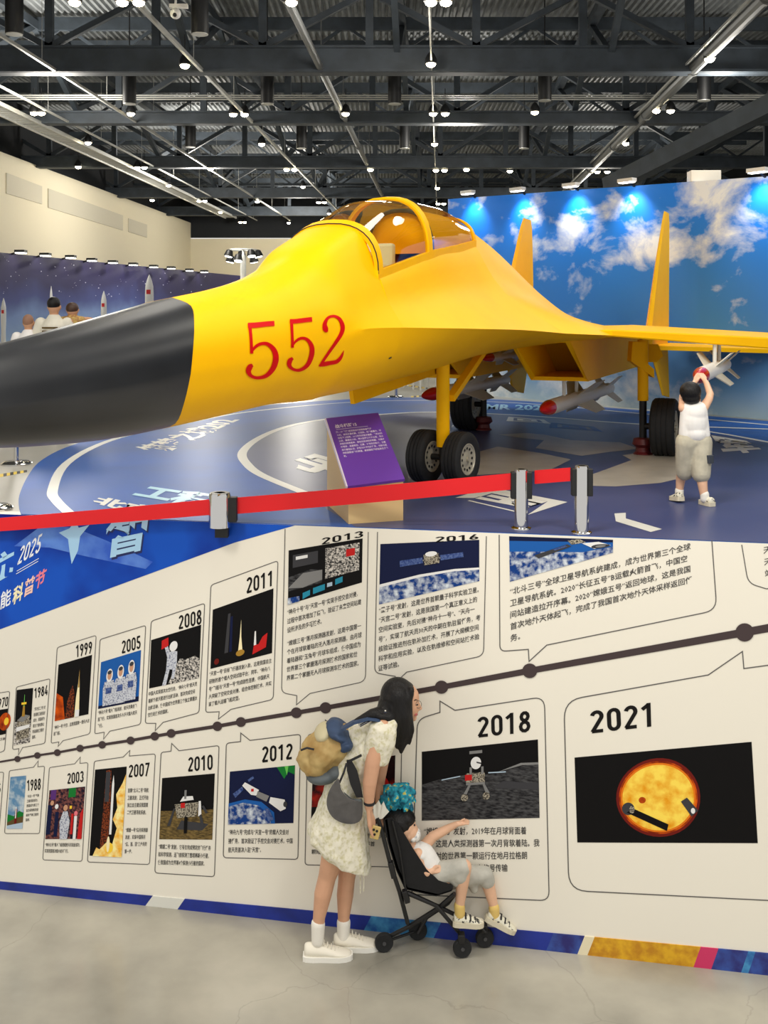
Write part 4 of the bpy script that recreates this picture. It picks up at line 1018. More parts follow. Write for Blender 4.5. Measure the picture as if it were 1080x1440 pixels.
card(zz5, 'timeline card of 2011 with a rocket and red flag at night', [(290, 128, 14), (573, 25, 14), (553, 610, 18), (375, 652), (322, 693), (325, 662), (268, 665, 12)], .34, 1.1, [(298, 232), (554, 142), (548, 415), (288, 482)], ('2011', [(440, 98), (554, 65), (553, 130), (440, 165)]),
     [(['“天宫一号”目标飞行器发射入轨，这是我国自主', '研制的首个载人空间试验平台；同年，“神舟八', '号”飞船与“天宫一号”完成刚性连接，中国航天', '人突破了空间交会对接、组合体控制技术，并实', '现了载人运输飞船定型。'], [(284, 488), (548, 430), (544, 590), (280, 648)])], True, 'y2011')
card(idt, 'timeline card of 2013 with a control-room picture, below the belt', [(401, 744), (396, 974, 8), (417.5, 978), (417, 991), (436, 975), (514, 958, 10), (518, 748)], 1, 1.1, [(406, 774), (510, 757), (509, 819), (405, 850)], ('2013', [(452, 757), (511, 746), (511, 755), (452, 766)]),
     [(['“神舟十号”与“天宫一号”实现手控交会对接，', '过程中首次增加了绕飞，验证了未来空间站建', '设所涉及的多项技术。'], [(404, 855), (508, 827), (508, 865), (404, 893)]),
      (['“嫦娥三号”落月探测器发射，这是中国第一', '个在月球软着陆的无人落月探测器，由月球', '着陆器和“玉兔号”月球车组成，使中国成为', '世界第三个掌握落月探测技术的国家和世', '界第二个掌握无人月球探测车技术的国家。'], [(404, 899), (509, 873), (508, 938), (403, 960)])], False, 'y2013')
card(idt, 'timeline card of 2016 with a white satellite above the Earth', [(531, 748), (527, 946, 8), (556, 951), (556, 960), (572, 945), (680, 922, 10), (684, 754)], 1, 1.2, [(535, 765), (674, 759), (674, 817), (533, 850)], ('2016', [(612, 755), (673, 751), (673, 758), (612, 763)]),
     [(['“墨子号”发射，这是世界首颗量子科学实验卫星。', '“天宫二号”发射，这是我国第一个真正意义上的', '空间实验室，先后对接“神舟十一号”、“天舟一', '号”，实现了航天员30天的中期在轨驻留任务，考', '核验证推进剂在轨补加技术，开展了大规模空间', '科学和应用实验，以及在轨维修和空间站技术验', '证等试验。'], [(533, 852), (674, 822), (677, 914), (532, 947)])], False, 'y2016')
card(idt, 'widest upper timeline card, with satellite over blue Earth and large text', [(702, 752), (703, 916, 9), (743, 913), (744, 930), (769, 907), (1008, 858, 18), (1001, 760)], 1, 1.4, [(716, 754), (862, 759), (862, 777), (717, 818)], None,
     [(['“北斗三号”全球卫星导航系统建成，成为世界第三个全球', '卫星导航系统。2020“长征五号”B运载火箭首飞，中国空', '间站建造拉开序幕。2020“嫦娥五号”返回地球，这是我国', '首次地外天体起飞，完成了我国首次地外天体采样返回任', '务。'], [(717, 824), (972, 760), (974, 838), (718, 906)])], False, 'y2020')
t = card(idt, 'timeline card cut off by the picture edge, upper row, three characters showing', [(1043, 766), (1052, 820, 12), (1078, 828), (1120, 818)], 1, 1.3, closed=False)
f = Flat(W, .002); f.para(['天', '天', '站'], [(1073, 766), (1086, 763), (1089, 812), (1076, 815)]); f.build('caption', m_txt, t)
card(z4, 'timeline card ending in 5, cut off by the picture edge, lower row', [(-60, 762), (18, 762, 8), (-2, 1020, 8), (-60, 1020)], .3, .9, None, ('1975', [(-76, 835), (5, 815), (3, 860), (-78, 880)]))
card(z4, 'timeline card of 1988 with a launch tower under blue sky', [(45, 755, 8), (160, 738), (182, 708), (180, 736), (212, 733, 8), (188, 1053, 10), (22, 1053, 10)], .3, .9, [(50, 785), (125, 778), (107, 1030), (32, 1030)], ('1988', [(128, 800), (195, 790), (193, 846), (128, 850)]),
     [(['“风云一号”气象', '卫星发射成功，', '我国成为第三个', '自主研制和发射', '极轨气象卫星的', '国家。'], [(130, 866), (188, 860), (182, 995), (122, 1000)])], True, 'y1988')
card(z4, 'timeline card of 2003 with a cheering crowd around an astronaut', [(235, 740, 8), (355, 722), (382, 690), (380, 720), (418, 716, 10), (390, 1185, 12), (203, 1178, 12)], .3, .9, [(235, 848), (405, 830), (388, 1078), (215, 1080)], ('2003', [(320, 768), (398, 755), (397, 808), (320, 818)]),
     [(['“神舟五号”载人飞船搭载航天员发射成功，', '实现我国首次载人航天飞行。'], [(216, 1092), (382, 1092), (378, 1152), (212, 1150)])], True, 'y2003')
card(z4, 'timeline card of 2007 with a rocket lifting off in yellow flames', [(448, 710, 10), (585, 690), (617, 658), (614, 685), (738, 675, 12), (710, 1200, 14), (415, 1188, 14)], .3, 1.0, [(452, 750), (602, 735), (578, 1165), (425, 1158)], ('2007', [(612, 728), (710, 716), (707, 780), (610, 787)]),
     [(['首颗“北斗二号”导航', '卫星发射，正式开始', '独立自主建设我国第', '二代卫星导航系统。'], [(608, 832), (708, 830), (700, 970), (603, 970)]), (['“嫦娥一号”绕月探测器', '发射，实现中国探月', '“绕、落、回”三步走的', '第一步。'], [(597, 1020), (703, 1020), (695, 1152), (591, 1155)])], True, 'y2007')
card(z4, 'timeline card of 2010 with a lander on brown lunar soil', [(765, 668, 12), (812, 662), (815, 625), (850, 660), (1040, 635, 14), (1018, 1258, 16), (735, 1240, 16)], .3, 1.1, [(770, 790), (1020, 768), (1008, 1082), (756, 1080)], ('2010', [(893, 692), (1010, 677), (1010, 750), (892, 760)]),
     [(['“嫦娥二号”发射，它不仅完成预定的飞行任务', '和科学探测，还飞掠探测了图塔蒂斯小行星，', '使我国成为世界第4个探测小行星的国家。'], [(754, 1096), (1002, 1104), (994, 1215), (749, 1208)])], True, 'y2010')
card(zz5, 'timeline card of 2012 with a docked space station and green aurora', [(355, 795, 14), (415, 788), (416, 752), (455, 783), (668, 757, 14), (657, 1285, 16), (342, 1278, 16)], .34, 1.2, [(370, 915), (645, 888), (638, 1132), (362, 1138)], ('2012', [(505, 810), (635, 795), (634, 862), (505, 877)]),
     [(['“神舟九号”完成与“天宫一号”的载人交会对', '接任务，首次验证了手控交会对接技术，中国', '航天员首次入驻“天宫”。'], [(364, 1152), (636, 1152), (633, 1262), (363, 1264)])], True, 'y2012')
card(z6, 'timeline card with dark red picture mostly hidden behind the woman', [(98, 280, 14), (172, 262), (173, 217), (215, 250), (497, 222, 14), (485, 838, 14), (87, 828, 14)], .34, 1.2, [(120, 420), (468, 366), (462, 655), (112, 655)], ('2015', [(330, 292), (468, 272), (468, 340), (330, 358)]),
     [(['“悟空”发射，这是我国首颗空间天文卫星', '探测卫星，成功发回了世界首', '颗暗物质探测图像。'], [(116, 690), (482, 690), (480, 790), (114, 790)])], True, 'y2015')
card(z7, 'timeline card of 2018 with a lunar rover on grey moon ground', [(56, 148, 28), (122, 128), (122, 95), (166, 122), (427, 82, 34), (441, 678, 28), (40, 660, 10)], .48, 1.4, [(69, 243), (408, 207), (413, 436), (69, 444)], ('2018', [(230, 143), (386, 122), (386, 185), (232, 202)]),
     [(['“嫦娥四号”发射，2019年在月球背面着', '陆，这是人类探测器第一次月背软着陆。我', '国发射的世界第一颗运行在地月拉格朗', '日点的中继星“鹊桥”在信号传输'], [(75, 458), (412, 455), (414, 600), (74, 602)])], True, 'y2018')
card(idt, 'timeline card of 2021 with two probes before a glowing sun', [(793, 985, 26), (996, 949), (1044, 916), (1046, 940), (1120, 930), (1120, 1268), (800, 1252, 26)], 1, 1.5, [z7(p) for p in [(515, 260), (1032, 214), (1050, 510), (523, 508)]], ('2021', [z7(p) for p in [(558, 125), (748, 98), (750, 168), (562, 190)]]), (), True, 'y2021')
# the timeline itself
tl = [(-480, 1145), (-40, 1078), (25, 1067), (53, 1062), (81, 1058), (113, 1052), (144, 1047), (184, 1041), (218, 1035), (241, 1031), (306, 1021), (339, 1015), (417, 1002), (458, 995), (621, 966), (745, 943), (1047, 889), (1640, 782)]
t = thing('timeline_bar', 'long dark brown timeline bar with round dots climbing across the white wall', 'timeline', W(540, 982, 0))
f = Flat(W, .003); f.line(tl, [2.4 + max(0, p[0] + 20) * .0082 for p in tl]); f.build('bar', m_bar, t)
for px, py in tl[2:-1]:
    f = Flat(W, .0045); r = 4.2 + px * .0085; f.poly(ellipse(px, py, r, r * .98)); f.build('dot', m_bar, t)

# blue festival banner printed on the upper corner of the wall
wt = lambda px: 445 + .345 * (1250 + .112 * px - 445)
t = thing('event_banner', 'blue banner corner with 2025 lettering and light star on the wall', 'banner', W(100, 780, 0))
m_ban = mat('banner_blue', (8, 36, 140), .45, 0, 0, 2.2, (20, 84, 196), detail=3, spec=.2); m_haze = mat('banner_haze', (92, 140, 225), .45, 0, 0, 5, (40, 90, 200))
m_cy = mat('banner_cyan', (170, 214, 246), .45); m_sh = mat('banner_navy', (14, 30, 90), .45); m_w2 = mat('banner_white', (240, 244, 250), .45)
f = Flat(W, .0015)
f.poly([(-560, wt(-560)), (0, wt(0)), (200, wt(200)), (415, wt(415)), (330, 763), (150, 829), (0, 885), (-560, 1092)]); f.build('banner_panel', m_ban, t)
f = Flat(W, .0022); f.poly([(20, 768), (60, 738), (105, 742), (150, 760), (215, 790), (205, 800), (120, 782), (70, 770)]); f.build('haze_print', m_haze, t)
f = Flat(W, .0028); f.poly([(106, 732), (111, 742), (126, 738), (113, 754), (110, 774), (101, 793), (98, 774), (96, 758), (83, 749), (98, 743)]); f.build('star_print', m_cy, t)
f = Flat(W, .0028); f.text('智', [(152, 733), (212, 722), (205, 776), (146, 790)], 0, .03); f.build('lettering', m_sh, t)
f = Flat(W, .0034); f.text('智', [(150, 731), (210, 720), (203, 773), (144, 787)], 0, .03); f.build('lettering', m_cy, t)
f = Flat(W, .0034); f.text('航', [(-25, 790), (22, 768), (18, 808), (-28, 832)], 0, .03); f.build('lettering', m_cy, t)
f = Flat(W, .0034); f.num('2025', [(30, 769), (61, 749), (56, 776), (24, 795)], 0, .08, .14); f.line([(24, 803), (55, 785)], .8); f.line([(23, 807), (54, 789)], .8); f.build('lettering', m_w2, t)
for ch, q, c in (('科', [(20, 826), (35, 817), (31, 843), (17, 852)], (250, 240, 200)), ('普', [(36, 815), (51, 807), (48, 832), (32, 841)], (250, 205, 190)), ('节', [(52, 806), (67, 797), (62, 821), (48, 831)], (240, 130, 150))):
    f = Flat(W, .0034); f.text(ch, q, 0, .03); f.build('lettering', mat('letter_' + str(c[1]), c, .45), t)
f = Flat(W, .0034); f.text('智能', [(-14, 840), (17, 826), (15, 850), (-16, 866)], 0, .02); f.build('lettering', m_w2, t)
# ================================================================ things on the raised floor
m_mat = mat('mat_blue', (18, 88, 178), 0.4, 0, 0, 0.7, (44, 84, 150), detail=4, spec=0.16)
m_mat2 = mat('mat_slate', (74, 82, 122), 0.34, 0, 0, 0.8, (58, 70, 116), detail=5, spec=0.22)
m_matw = mat('mat_white', (222, 222, 214), 0.35); m_matb = mat('mat_beige', (178, 172, 160), 0.35, 0, .08, 4)
m_matc = mat('mat_cyan', (170, 218, 240), 0.35)
def edge_pt(px, off=0.004):
    p = P(px, 0, wall_d(px)); p.z = DECK; return p - WN * off
MATZ = .004
def SF(px, py, off=0.0): return S(px, py, MATZ + off)
t = thing('floor_mat', 'huge round blue printed floor mat spread under the jet', 'floor mat', S(640, 640))
back = cat([(27, 715), (27, 697), (40, 668), (60, 646), (104, 625), (200, 598), (330, 575), (480, 562), (605, 559), (738, 564), (900, 577), (1080, 592), (1230, 606)], 5)
pts = [S(*p, MATZ) for p in back] + [edge_pt(1200) + Vector((0, 0, MATZ)), edge_pt(540) + Vector((0, 0, MATZ)), edge_pt(29) + Vector((0, 0, MATZ))]
MB().prism(pts, (0, 0, -MATZ + .0005)).build('mat_sheet', m_mat, t)
inner = cat([(460, 716), (435, 697), (370, 670), (347, 653), (341, 637), (362, 618), (402, 601), (459, 590), (540, 583), (614, 580), (740, 585), (900, 597), (1080, 622), (1230, 650)], 5)
pts = [SF(*p, .0008) for p in inner] + [edge_pt(1230) + Vector((0, 0, MATZ + .0008)), edge_pt(500) + Vector((0, 0, MATZ + .0008))]
MB().add(pts, [tuple(range(len(pts)))]).build('centre_print', m_mat2, t)
def ring(pp, w, nm):
    ws = [S(*p) for p in cat(pp, 6)]
    a, b = ribbon([(p.x, p.y) for p in ws], w)
    MB().add([(x, y, DECK + MATZ + .0016) for x, y in a], b).build(nm, m_matw, t)
ring([(100, 725), (80, 706), (74, 690), (93, 653), (152, 621), (240, 600), (340, 581), (480, 567), (605, 563.5), (740, 568), (900, 582), (1080, 598), (1200, 610)], .075, 'ring_line')
ring([(450, 705), (435, 697), (370, 670), (347, 653), (341, 637), (362, 618), (402, 601), (459, 590), (540, 583), (614, 580), (740, 585), (900, 597), (1080, 604)], .085, 'ring_line')
ring([(985, 606), (1030, 613), (1120, 630)], .07, 'ring_line')
def floor_text(txt, q, m=m_matw, b=.035):
    f = Flat(SF, .0024); f.text(txt, q, 0, b); f.build('mat_lettering', m, t)
floor_text('筑梦之城202', [(186, 630), (298, 590), (342, 590), (236, 637)])
floor_text('北京', [(140, 697), (225, 714), (205, 728), (128, 706)], m_matw, .05)
floor_text('工程', [(212, 682), (312, 696), (284, 714), (183, 697)], m_matc, .05)
floor_text('宇', [(448, 636), (520, 655), (470, 676), (398, 652)], m_matw, .05)
floor_text('国', [(688, 685), (798, 706), (742, 724), (640, 700)], m_matw, .04)
floor_text('军', [(1000, 612), (1050, 620), (1075, 634), (1020, 640)], m_matw, .04)
floor_text('MR 202', [(684, 568), (762, 570), (762, 577), (682, 576)], m_matc, .03)
floor_text('回', [(715, 586), (765, 590), (775, 596), (712, 592)], m_matw, .03)
floor_text('回', [(775, 594), (835, 600), (848, 607), (772, 601)], m_mat, .03)
f = Flat(SF, .0022)
f.poly([(864, 722), (880, 721), (880, 729), (931, 744), (915, 748), (866, 733)])
f.build('mat_lettering', m_matw, t)
f = Flat(SF, .002)
f.poly([(700, 611), (740, 609), (765, 611), (803, 619), (872, 622), (899, 631), (860, 635), (818, 641), (753, 630), (765, 619), (735, 616)])
f.poly([(655, 640), (700, 628), (760, 637), (803, 646), (775, 660), (740, 664), (670, 668)])
f.poly([(830, 668), (888, 647), (875, 640), (910, 635), (955, 642), (978, 655), (972, 669), (929, 679), (866, 684), (828, 683)])
f.build('camouflage_patch', m_matb, t)

# purple information plinth
t = thing('information_plinth', 'low beige plinth with slanted purple text panel before the nose wheels', 'information stand', S(528, 735))
fl_, fr_ = S(490, 738), S(567, 733)
tfl = Vector((fl_.x, fl_.y, P(489, 686, fl_.y).z)); tfr = Vector((fr_.x, fr_.y, P(568, 676, fr_.y).z))
tbl = P(460, 592, 7.22); tbr = tbl + (tfr - tfl) * 1.0
up_ = lambda p: Vector((p.x, p.y, DECK))
mb = MB(); mb.add([fl_, fr_, up_(tbr), up_(tbl), tfl, tfr, tbr, tbl], [(0, 1, 5, 4), (1, 2, 6, 5), (2, 3, 7, 6), (3, 0, 4, 7), (4, 5, 6, 7), (3, 2, 1, 0)])
mb.build('plinth_body', mat('plinth_beige', (232, 200, 140), .5), t)
nrm = (tfr - tfl).cross(tbl - tfl).normalized()
pq = lambda u, v, o: tfl * (1 - u) * (1 - v) + tfr * u * (1 - v) + tbl * (1 - u) * v + tbr * u * v + nrm * o
m_pur = mat('panel_purple', (112, 66, 180), .4); m_pw = mat('panel_white', (238, 230, 246), .5)
MB().prism([pq(-.02, -.01, 0), pq(1.02, -.01, 0), pq(1.02, 1.01, 0), pq(-.02, 1.01, 0)], nrm * .018).build('text_panel', m_pur, t)
MB().prism([pq(-.045, -.01, -.004), pq(-.02, -.01, -.004), pq(-.02, 1.01, -.004), pq(-.045, 1.01, -.004)], nrm * .022).build('panel_edge', m_pw, t)
pt_ = lambda x, y, o: pq(x, y, .0195)
f = Flat(pt_, 0)
f.text('战斗机歼15', [(.1, .89), (.52, .89), (.52, .83), (.1, .83)], 0, .03); f.line([(.1, .81), (.72, .81)], .006)
f.para(['    歼—15“飞鲨”是我国自行研制的舰载战', '斗机，装有折叠机翼、拦阻钩，起飞重量大，可', '在航母上起降，2012年完成首次着舰，飞机长约', '22米，翼展约15米，最大航程三千多公里，最大', '速度约两倍音速，装有双发动机和鸭翼，可携多', '种导弹，具备制空、反舰、对地攻击能力，主要', '用于舰队防空、护航与对海作战任务，也能与其', '他机型配合飞行表演，是我国航母编队的主力飞', '机。'], [(.08, .79), (.94, .79), (.94, .38), (.08, .38)], 0, .02)
f.build('panel_text', m_pw, t)

# belt barrier along the front edge
m_chr = mat('chrome', (205, 205, 205), .08, 1.0); m_belt = mat('belt_red', (222, 8, 22), .5)
def belt_post(base, top_z, r, lab, disc=True, cassette=None):
    t = thing('barrier_post', lab, 'barrier post', base, 'chrome belt barrier posts')
    MB().lathe(base, (0, 0, 1), [(0.01 if disc else -.16, r), (top_z - base.z - .012, r), (top_z - base.z, r * .93), (top_z - base.z + .002, r * .5)], 28).build('post', m_chr, t, 30)
    MB().lathe(Vector((base.x, base.y, top_z - .004)), (0, 0, 1), [(0, r * .9), (.006, r * .88)], 24).build('cap', mat('cap_grey', (120, 118, 112), .4, .6), t)
    if disc: MB().lathe(base, (0, 0, 1), [(0, r * 1.5), (.01, r * 1.45), (.018, r)], 28).build('base_disc', m_chr, t, 30)
    if cassette is not None:
        for c in cassette: MB().box(Vector((base.x, base.y, top_z - .095)) + Vector(c), (.03, .05, .16)).build('belt_cassette', m_black, t, bevel=.004)
    return t
pa = S(733, 744); pb = S(818, 750)
belt_post(pa, P(733, 660, pa.y).z, .042, 'chrome belt post just in front of the nose wheels', True, [(.048, 0, 0), (-.048, 0, 0)])
belt_post(pb, P(818, 655, pb.y).z, .042, 'chrome belt post at the end of the red belt, toward the boy', True, [(.046, -.01, 0), (-.046, 0, 0)])
pc = edge_pt(315, 0); pc = pc + WN * .078; pc.z = P(315, 741, pc.y).z
pct = P(315, 693, pc.y).z
t = belt_post(Vector((pc.x, pc.y, pc.z + .16)), pct, .066, 'short chrome belt post fixed at the wall top beside the blue banner', False, None)
MB().box((pc.x + .082, pc.y, pct - .1), (.05, .06, .15)).build('belt_cassette', m_black, t, bevel=.004)
MB().box(Vector((pc.x, pc.y, DECK - .05)) - WN * .045, (.08, .07, .06)).build('wall_clamp', m_black, t)
def belt(p0, y0, p1, y1, hpx, lab, d0, d1, sag=.0):
    a = P(p0, y0, d0); b = P(p1, y1, d1); n = 14; L = [a.lerp(b, i / n) - Vector((0, 0, sag * 4 * (i / n) * (1 - i / n))) for i in range(n + 1)]
    sd_ = (b - a).cross(Vector((0, 0, 1))).normalized() * .0025; h0 = hpx[0] * d0 / F / 2; h1 = hpx[1] * d1 / F / 2
    mb = MB(); rr = []
    for i, p in enumerate(L):
        h = h0 + (h1 - h0) * i / n
        rr.append([p + sd_ + Vector((0, 0, h)), p - sd_ + Vector((0, 0, h)), p - sd_ - Vector((0, 0, h)), p + sd_ - Vector((0, 0, h))])
    return tag(mb.rings(rr).build('barrier_belt', m_belt), lab, 'barrier belt', 'red barrier belts')
belt(752, 671, 802, 667, (19, 19), 'short red barrier belt stretched between the two tall chrome posts', pa.y, pb.y)
belt(334, 711, 718, 677, (23, 23), 'long red barrier belt crossing before the purple plinth and nose wheels', pc.y, pa.y, .004)
belt(-60, 742, 296, 713, (18, 22), 'red barrier belt hanging along the top of the blue banner', wall_d(-60) - .06, pc.y, .004)

# chrome stanchions at the far side of the mat
def stanchion(px, py, h, lab, r=.02):
    b = S(px, py); t = thing('stanchion', lab, 'stanchion', b, 'chrome stanchions on the hall floor')
    MB().lathe(b, (0, 0, 1), [(0, .13), (.012, .13), (.03, .1), (.034, .02)], 28).build('base_disc', m_chr, t, 30)
    MB().lathe(b, (0, 0, 1), [(.03, r), (h, r), (h + .01, r * 1.4), (h + .05, r * 1.4), (h + .055, r)], 16).build('post', m_chr, t, 30)
stanchion(23, 653, .6, 'chrome stanchion standing on concrete under the black nose cone')
stanchion(-10, 716, .45, 'chrome stanchion base cut off by the picture edge below the nose')
stanchion(557, 559, .6, 'thin chrome stanchion seen under the belly gear door', .025)
stanchion(2, 590, .75, 'chrome stanchion holding the pink rope by the white rocket', .02)
a, b = S(2, 590), S(-60, 592)
tag(MB().tube([a + Vector((0, 0, .68)), b + Vector((0, 0, .66)), ], .014, 8).build('barrier_rope', mat('rope_pink', (190, 60, 110), .6)), 'pink barrier rope running off the picture edge near the bald visitor', 'barrier rope')
a2 = S(34, 592); tag(MB().tube([a + Vector((0, 0, .68)), a.lerp(a2, .5) + Vector((0, 0, .67)), a2 + Vector((0, 0, .66))], .014, 8).build('barrier_rope', MATS['rope_pink']), 'pink barrier rope passing behind the bald visitor', 'barrier rope')
m_tape = mat('tape_yellow', (226, 196, 60), .5)
for q, lab in ((((0, 667), (38, 661), (38, 664), (0, 671)), 'yellow hazard tape on concrete under the nose cone'), (((575, 541), (612, 547), (612, 549), (573, 543)), 'yellow hazard tape on the far floor behind the nose gear'), (((578, 557), (608, 555), (608, 557), (578, 559)), 'yellow hazard tape at the mat edge behind the nose gear')):
    n = 8; mb = MB()
    for i in range(n):
        l = lambda k, s: S(q[0][0] + (q[1][0] - q[0][0]) * k if s else q[3][0] + (q[2][0] - q[3][0]) * k, q[0][1] + (q[1][1] - q[0][1]) * k if s else q[3][1] + (q[2][1] - q[3][1]) * k)
        mb.prism([l(i / n, 1), l((i + 1) / n, 1), l((i + 1) / n, 0), l(i / n, 0)], (0, 0, .002), i % 2 if i % 2 else 0)
    tag(mb.build('hazard_tape', [m_tape, m_black]), lab, 'floor tape')
# white folding chairs far behind the gear
def wchair(px, py, rot, lab):
    b = S(px, py); t = thing('white_chair', lab, 'chair', b, 'white chairs far behind the jet'); R = Matrix.Rotation(rot, 3, 'Z'); s = .82
    L = lambda x, y, z_: b + R @ Vector((x * s, y * s, z_ * s))
    MB().box(L(0, 0, .45), (.4 * s, .4 * s, .03), 0, R).build('seat', m_whitep, t)
    MB().box(L(0, .19, .7), (.38 * s, .025, .3 * s), 0, R).build('backrest', m_whitep, t)
    for x in (-.18, .18):
        for y in (-.18, .18): MB().tube([L(x, y, 0), L(x, y, .45 if y < 0 else .84)], .014, 6).build('leg', m_whitep, t)
wchair(597, 548, .4, 'white chair nearer the nose gear leg, far behind the jet'); wchair(582, 544, -.3, 'white chair farther along, seen under the gear door')
wchair(606, 546, 1.8, 'white chair partly hidden by the yellow gear leg')
# ================================================================ people
m_skin = mat('skin', (214, 164, 132), .5, 0, .05, 12); m_skin2 = mat('skin_child', (228, 182, 150), .5, 0, .05, 12); m_skin3 = mat('skin_tan', (206, 156, 122), .5)
m_hair = mat('hair_black', (17, 15, 16), .4, 0, .35, 60, stretch=(3, 3, .15), bump=.3, spec=.3)
m_shoew = mat('shoe_cream', (236, 230, 214), .5); m_sole = mat('sole_white', (240, 238, 230), .55); m_sock = mat('sock_white', (238, 234, 224), .8)
m_lip = mat('lip', (186, 96, 92), .45); m_eye = mat('eye_dark', (30, 22, 20), .3)
m_dress = mat('dress_cream', (236, 231, 212), .75, 0, 0, 46, (206, 200, 160), detail=8, lo=.46, hi=.66, bump=.1)
m_khaki = mat('pack_khaki', (196, 170, 112), .6, 0, 0, 9, (168, 134, 76), detail=4, bump=.15); m_packb = mat('pack_blue', (52, 72, 104), .6, 0, .2, 14, bump=.1)
m_packs = mat('pack_slate', (92, 100, 104), .6); m_strap = mat('strap_black', (30, 30, 34), .6); m_capg = mat('visor_grey', (98, 96, 96), .7, 0, .1, 20)
zp = lambda x, y, d: P(400 + x / 3, 940 + y / 3, d)
def caps(pts, f=zp):
    """chain of tapered limbs: (x, y, depth, radius)"""
    return [('c', f(*a[:3]), a[3], f(*b[:3]), b[3]) for a, b in zip(pts, pts[1:])]
def ell3(x, y, d, rx, ry, rz, tilt=0.0, f=zp):
    return ('e', f(x, y, d), (rx, ry, rz), Matrix.Rotation(tilt, 3, 'Y'))
def on_skin(o, zx, zy, f=zp, off=0.0):
    """point of a finished body's surface seen at a picture position"""
    w = wloc(o); bv = BVHTree.FromPolygons([v.co + w for v in o.data.vertices], [tuple(p.vertices) for p in o.data.polygons])
    e = Vector((0, 0, EYE)); d = (f(zx, zy, 1.0) - e).normalized(); loc = bv.ray_cast(e, d)[0]
    return (loc if loc is not None else f(zx, zy, 6.17)) - d * off
def hand(wrist, tip, thumb_dir, s=1.0, curl=Vector((0, 0, 0)), spread=Vector((0, 1, 0))):
    """palm, four unequal bent fingers and a thumb, as shapes to be merged with an arm"""
    wrist = Vector(wrist); tip = Vector(tip); ax = (tip - wrist).normalized(); L = (tip - wrist).length
    sp = (spread - ax * spread.dot(ax)).normalized(); out = []
    pm = wrist + ax * L * .5
    for k in (-1, -.33, .33, 1): out.append(('c', wrist + sp * k * .013 * s, .013 * s, pm + sp * k * .026 * s, .012 * s))
    for k, fl in zip((-1, -.35, .32, .98), (.82, .97, 1.0, .9)):
        a = pm + sp * k * .027 * s; b = a + ax * L * .27 * fl + curl * .35 * fl; c = b + ax * L * .2 * fl + curl * .8 * fl
        out += [('c', a, .0095 * s, b, .0085 * s), ('c', b, .0085 * s, c, .0075 * s)]
    td = Vector(thumb_dir).normalized(); a = wrist + ax * L * .2 + td * .016 * s; b = a + (td * .6 + ax).normalized() * L * .26; c = b + (td * .15 + ax).normalized() * L * .2
    out += [('c', a, .011 * s, b, .0095 * s), ('c', b, .0095 * s, c, .008 * s)]
    return out
def shoe(heel, toe, w, h, parent, up, sole, ground=True, laces=None, nm='shoe'):
    """heel and toe: ground-level ends of the sole"""
    heel = Vector(heel); toe = Vector(toe); ax = (toe - heel).normalized(); L = (toe - heel).length
    sd_ = ax.cross(Vector((0, 0, 1))).normalized(); upv = sd_.cross(ax)
    prof = [(0, .55, .9), (.06, .78, 1.0), (.2, .9, .98), (.38, .9, .9), (.55, .98, .72), (.72, 1.05, .56), (.86, .95, .46), (.96, .7, .36), (1, .35, .25)]
    rr = []
    for t_, ww, hh in prof:
        c = heel + ax * L * t_; ring = []
        for k in range(14):
            a = 2 * pi * k / 14; x = cos(a) * w / 2 * ww; y = sin(a)
            y = (y * .5 + .5) * h * hh if y > 0 else max(0, (y * .5 + .5)) * h * hh
            ring.append(c + sd_ * x * (1 - .25 * max(0, sin(a))) + upv * (y + .012))
        rr.append(ring)
    o = soft(MB().rings(rr).build(nm, up, parent, 60))
    rr = []
    for t_, ww, hh in prof:
        c = heel + ax * (L * (t_ * 1.04 - .02)); x = w / 2 * ww * 1.05
        rr.append([c + sd_ * x + upv * .028, c - sd_ * x + upv * .028, c - sd_ * x, c + sd_ * x])
    MB().rings(rr).build('sole', sole, o)
    return o, ax, sd_, upv, L
# ---- woman bending over the stroller
DW = 6.2
wm_ = thing('person', 'woman in cream patterned dress bending forward over the stroller', 'person', G(480, 1341))
sh = []
sh += caps([(238, 640, 6.15, .095), (212, 770, 6.145, .074), (180, 880, 6.145, .052), (163, 950, 6.145, .052), (146, 1050, 6.145, .036), (140, 1150, 6.145, .032)])
sh += caps([(262, 640, 6.25, .09), (272, 770, 6.24, .07), (262, 890, 6.24, .05), (256, 955, 6.24, .05), (250, 1050, 6.24, .035), (248, 1135, 6.24, .031)])
sh += caps([(245, 600, DW, .12), (300, 430, DW, .105), (395, 290, DW, .11), (440, 235, DW, .055), (492, 180, DW, .045)])
sh += caps([(412, 255, 6.07, .055), (372, 400, 6.03, .045), (360, 480, 6.02, .041), (357, 520, 6.02, .036), (357, 585, 6.03, .025)])
sh += hand(zp(357, 590, 6.03), zp(374, 716, 6.04), (.3, .7, 0), 1.0, Vector((.012, .006, 0)), Vector((.35, 1, 0)))
sh += caps([(425, 255, 6.33, .052), (410, 400, 6.36, .042), (398, 480, 6.36, .036), (402, 590, 6.31, .024)])
sh += hand(zp(402, 595, 6.31), zp(404, 690, 6.28), (.4, -.6, 0), .95, Vector((.012, -.01, 0)), Vector((.2, 1, 0)))
sh += [ell3(498, 130, DW, .098, .078, .102, .3), ell3(528, 160, DW, .058, .06, .078, .15), ell3(545, 112, DW, .03, .05, .035), ell3(543, 209, DW, .021, .026, .018), ell3(551, 193, DW, .014, .022, .014)]
sh += caps([(560, 140, DW, .009), (573, 168, DW, .012)]) + [ell3(553, 150, DW, .018, .05, .02), ell3(548, 180, DW, .02, .04, .02)]
wb = blob('body', sh, m_skin, wm_, .005, 5)
MB().sphere(on_skin(wb, 559, 153), (.008, .006, .0045), 0, 12, 8).build('eye', m_eye, wm_, 60)
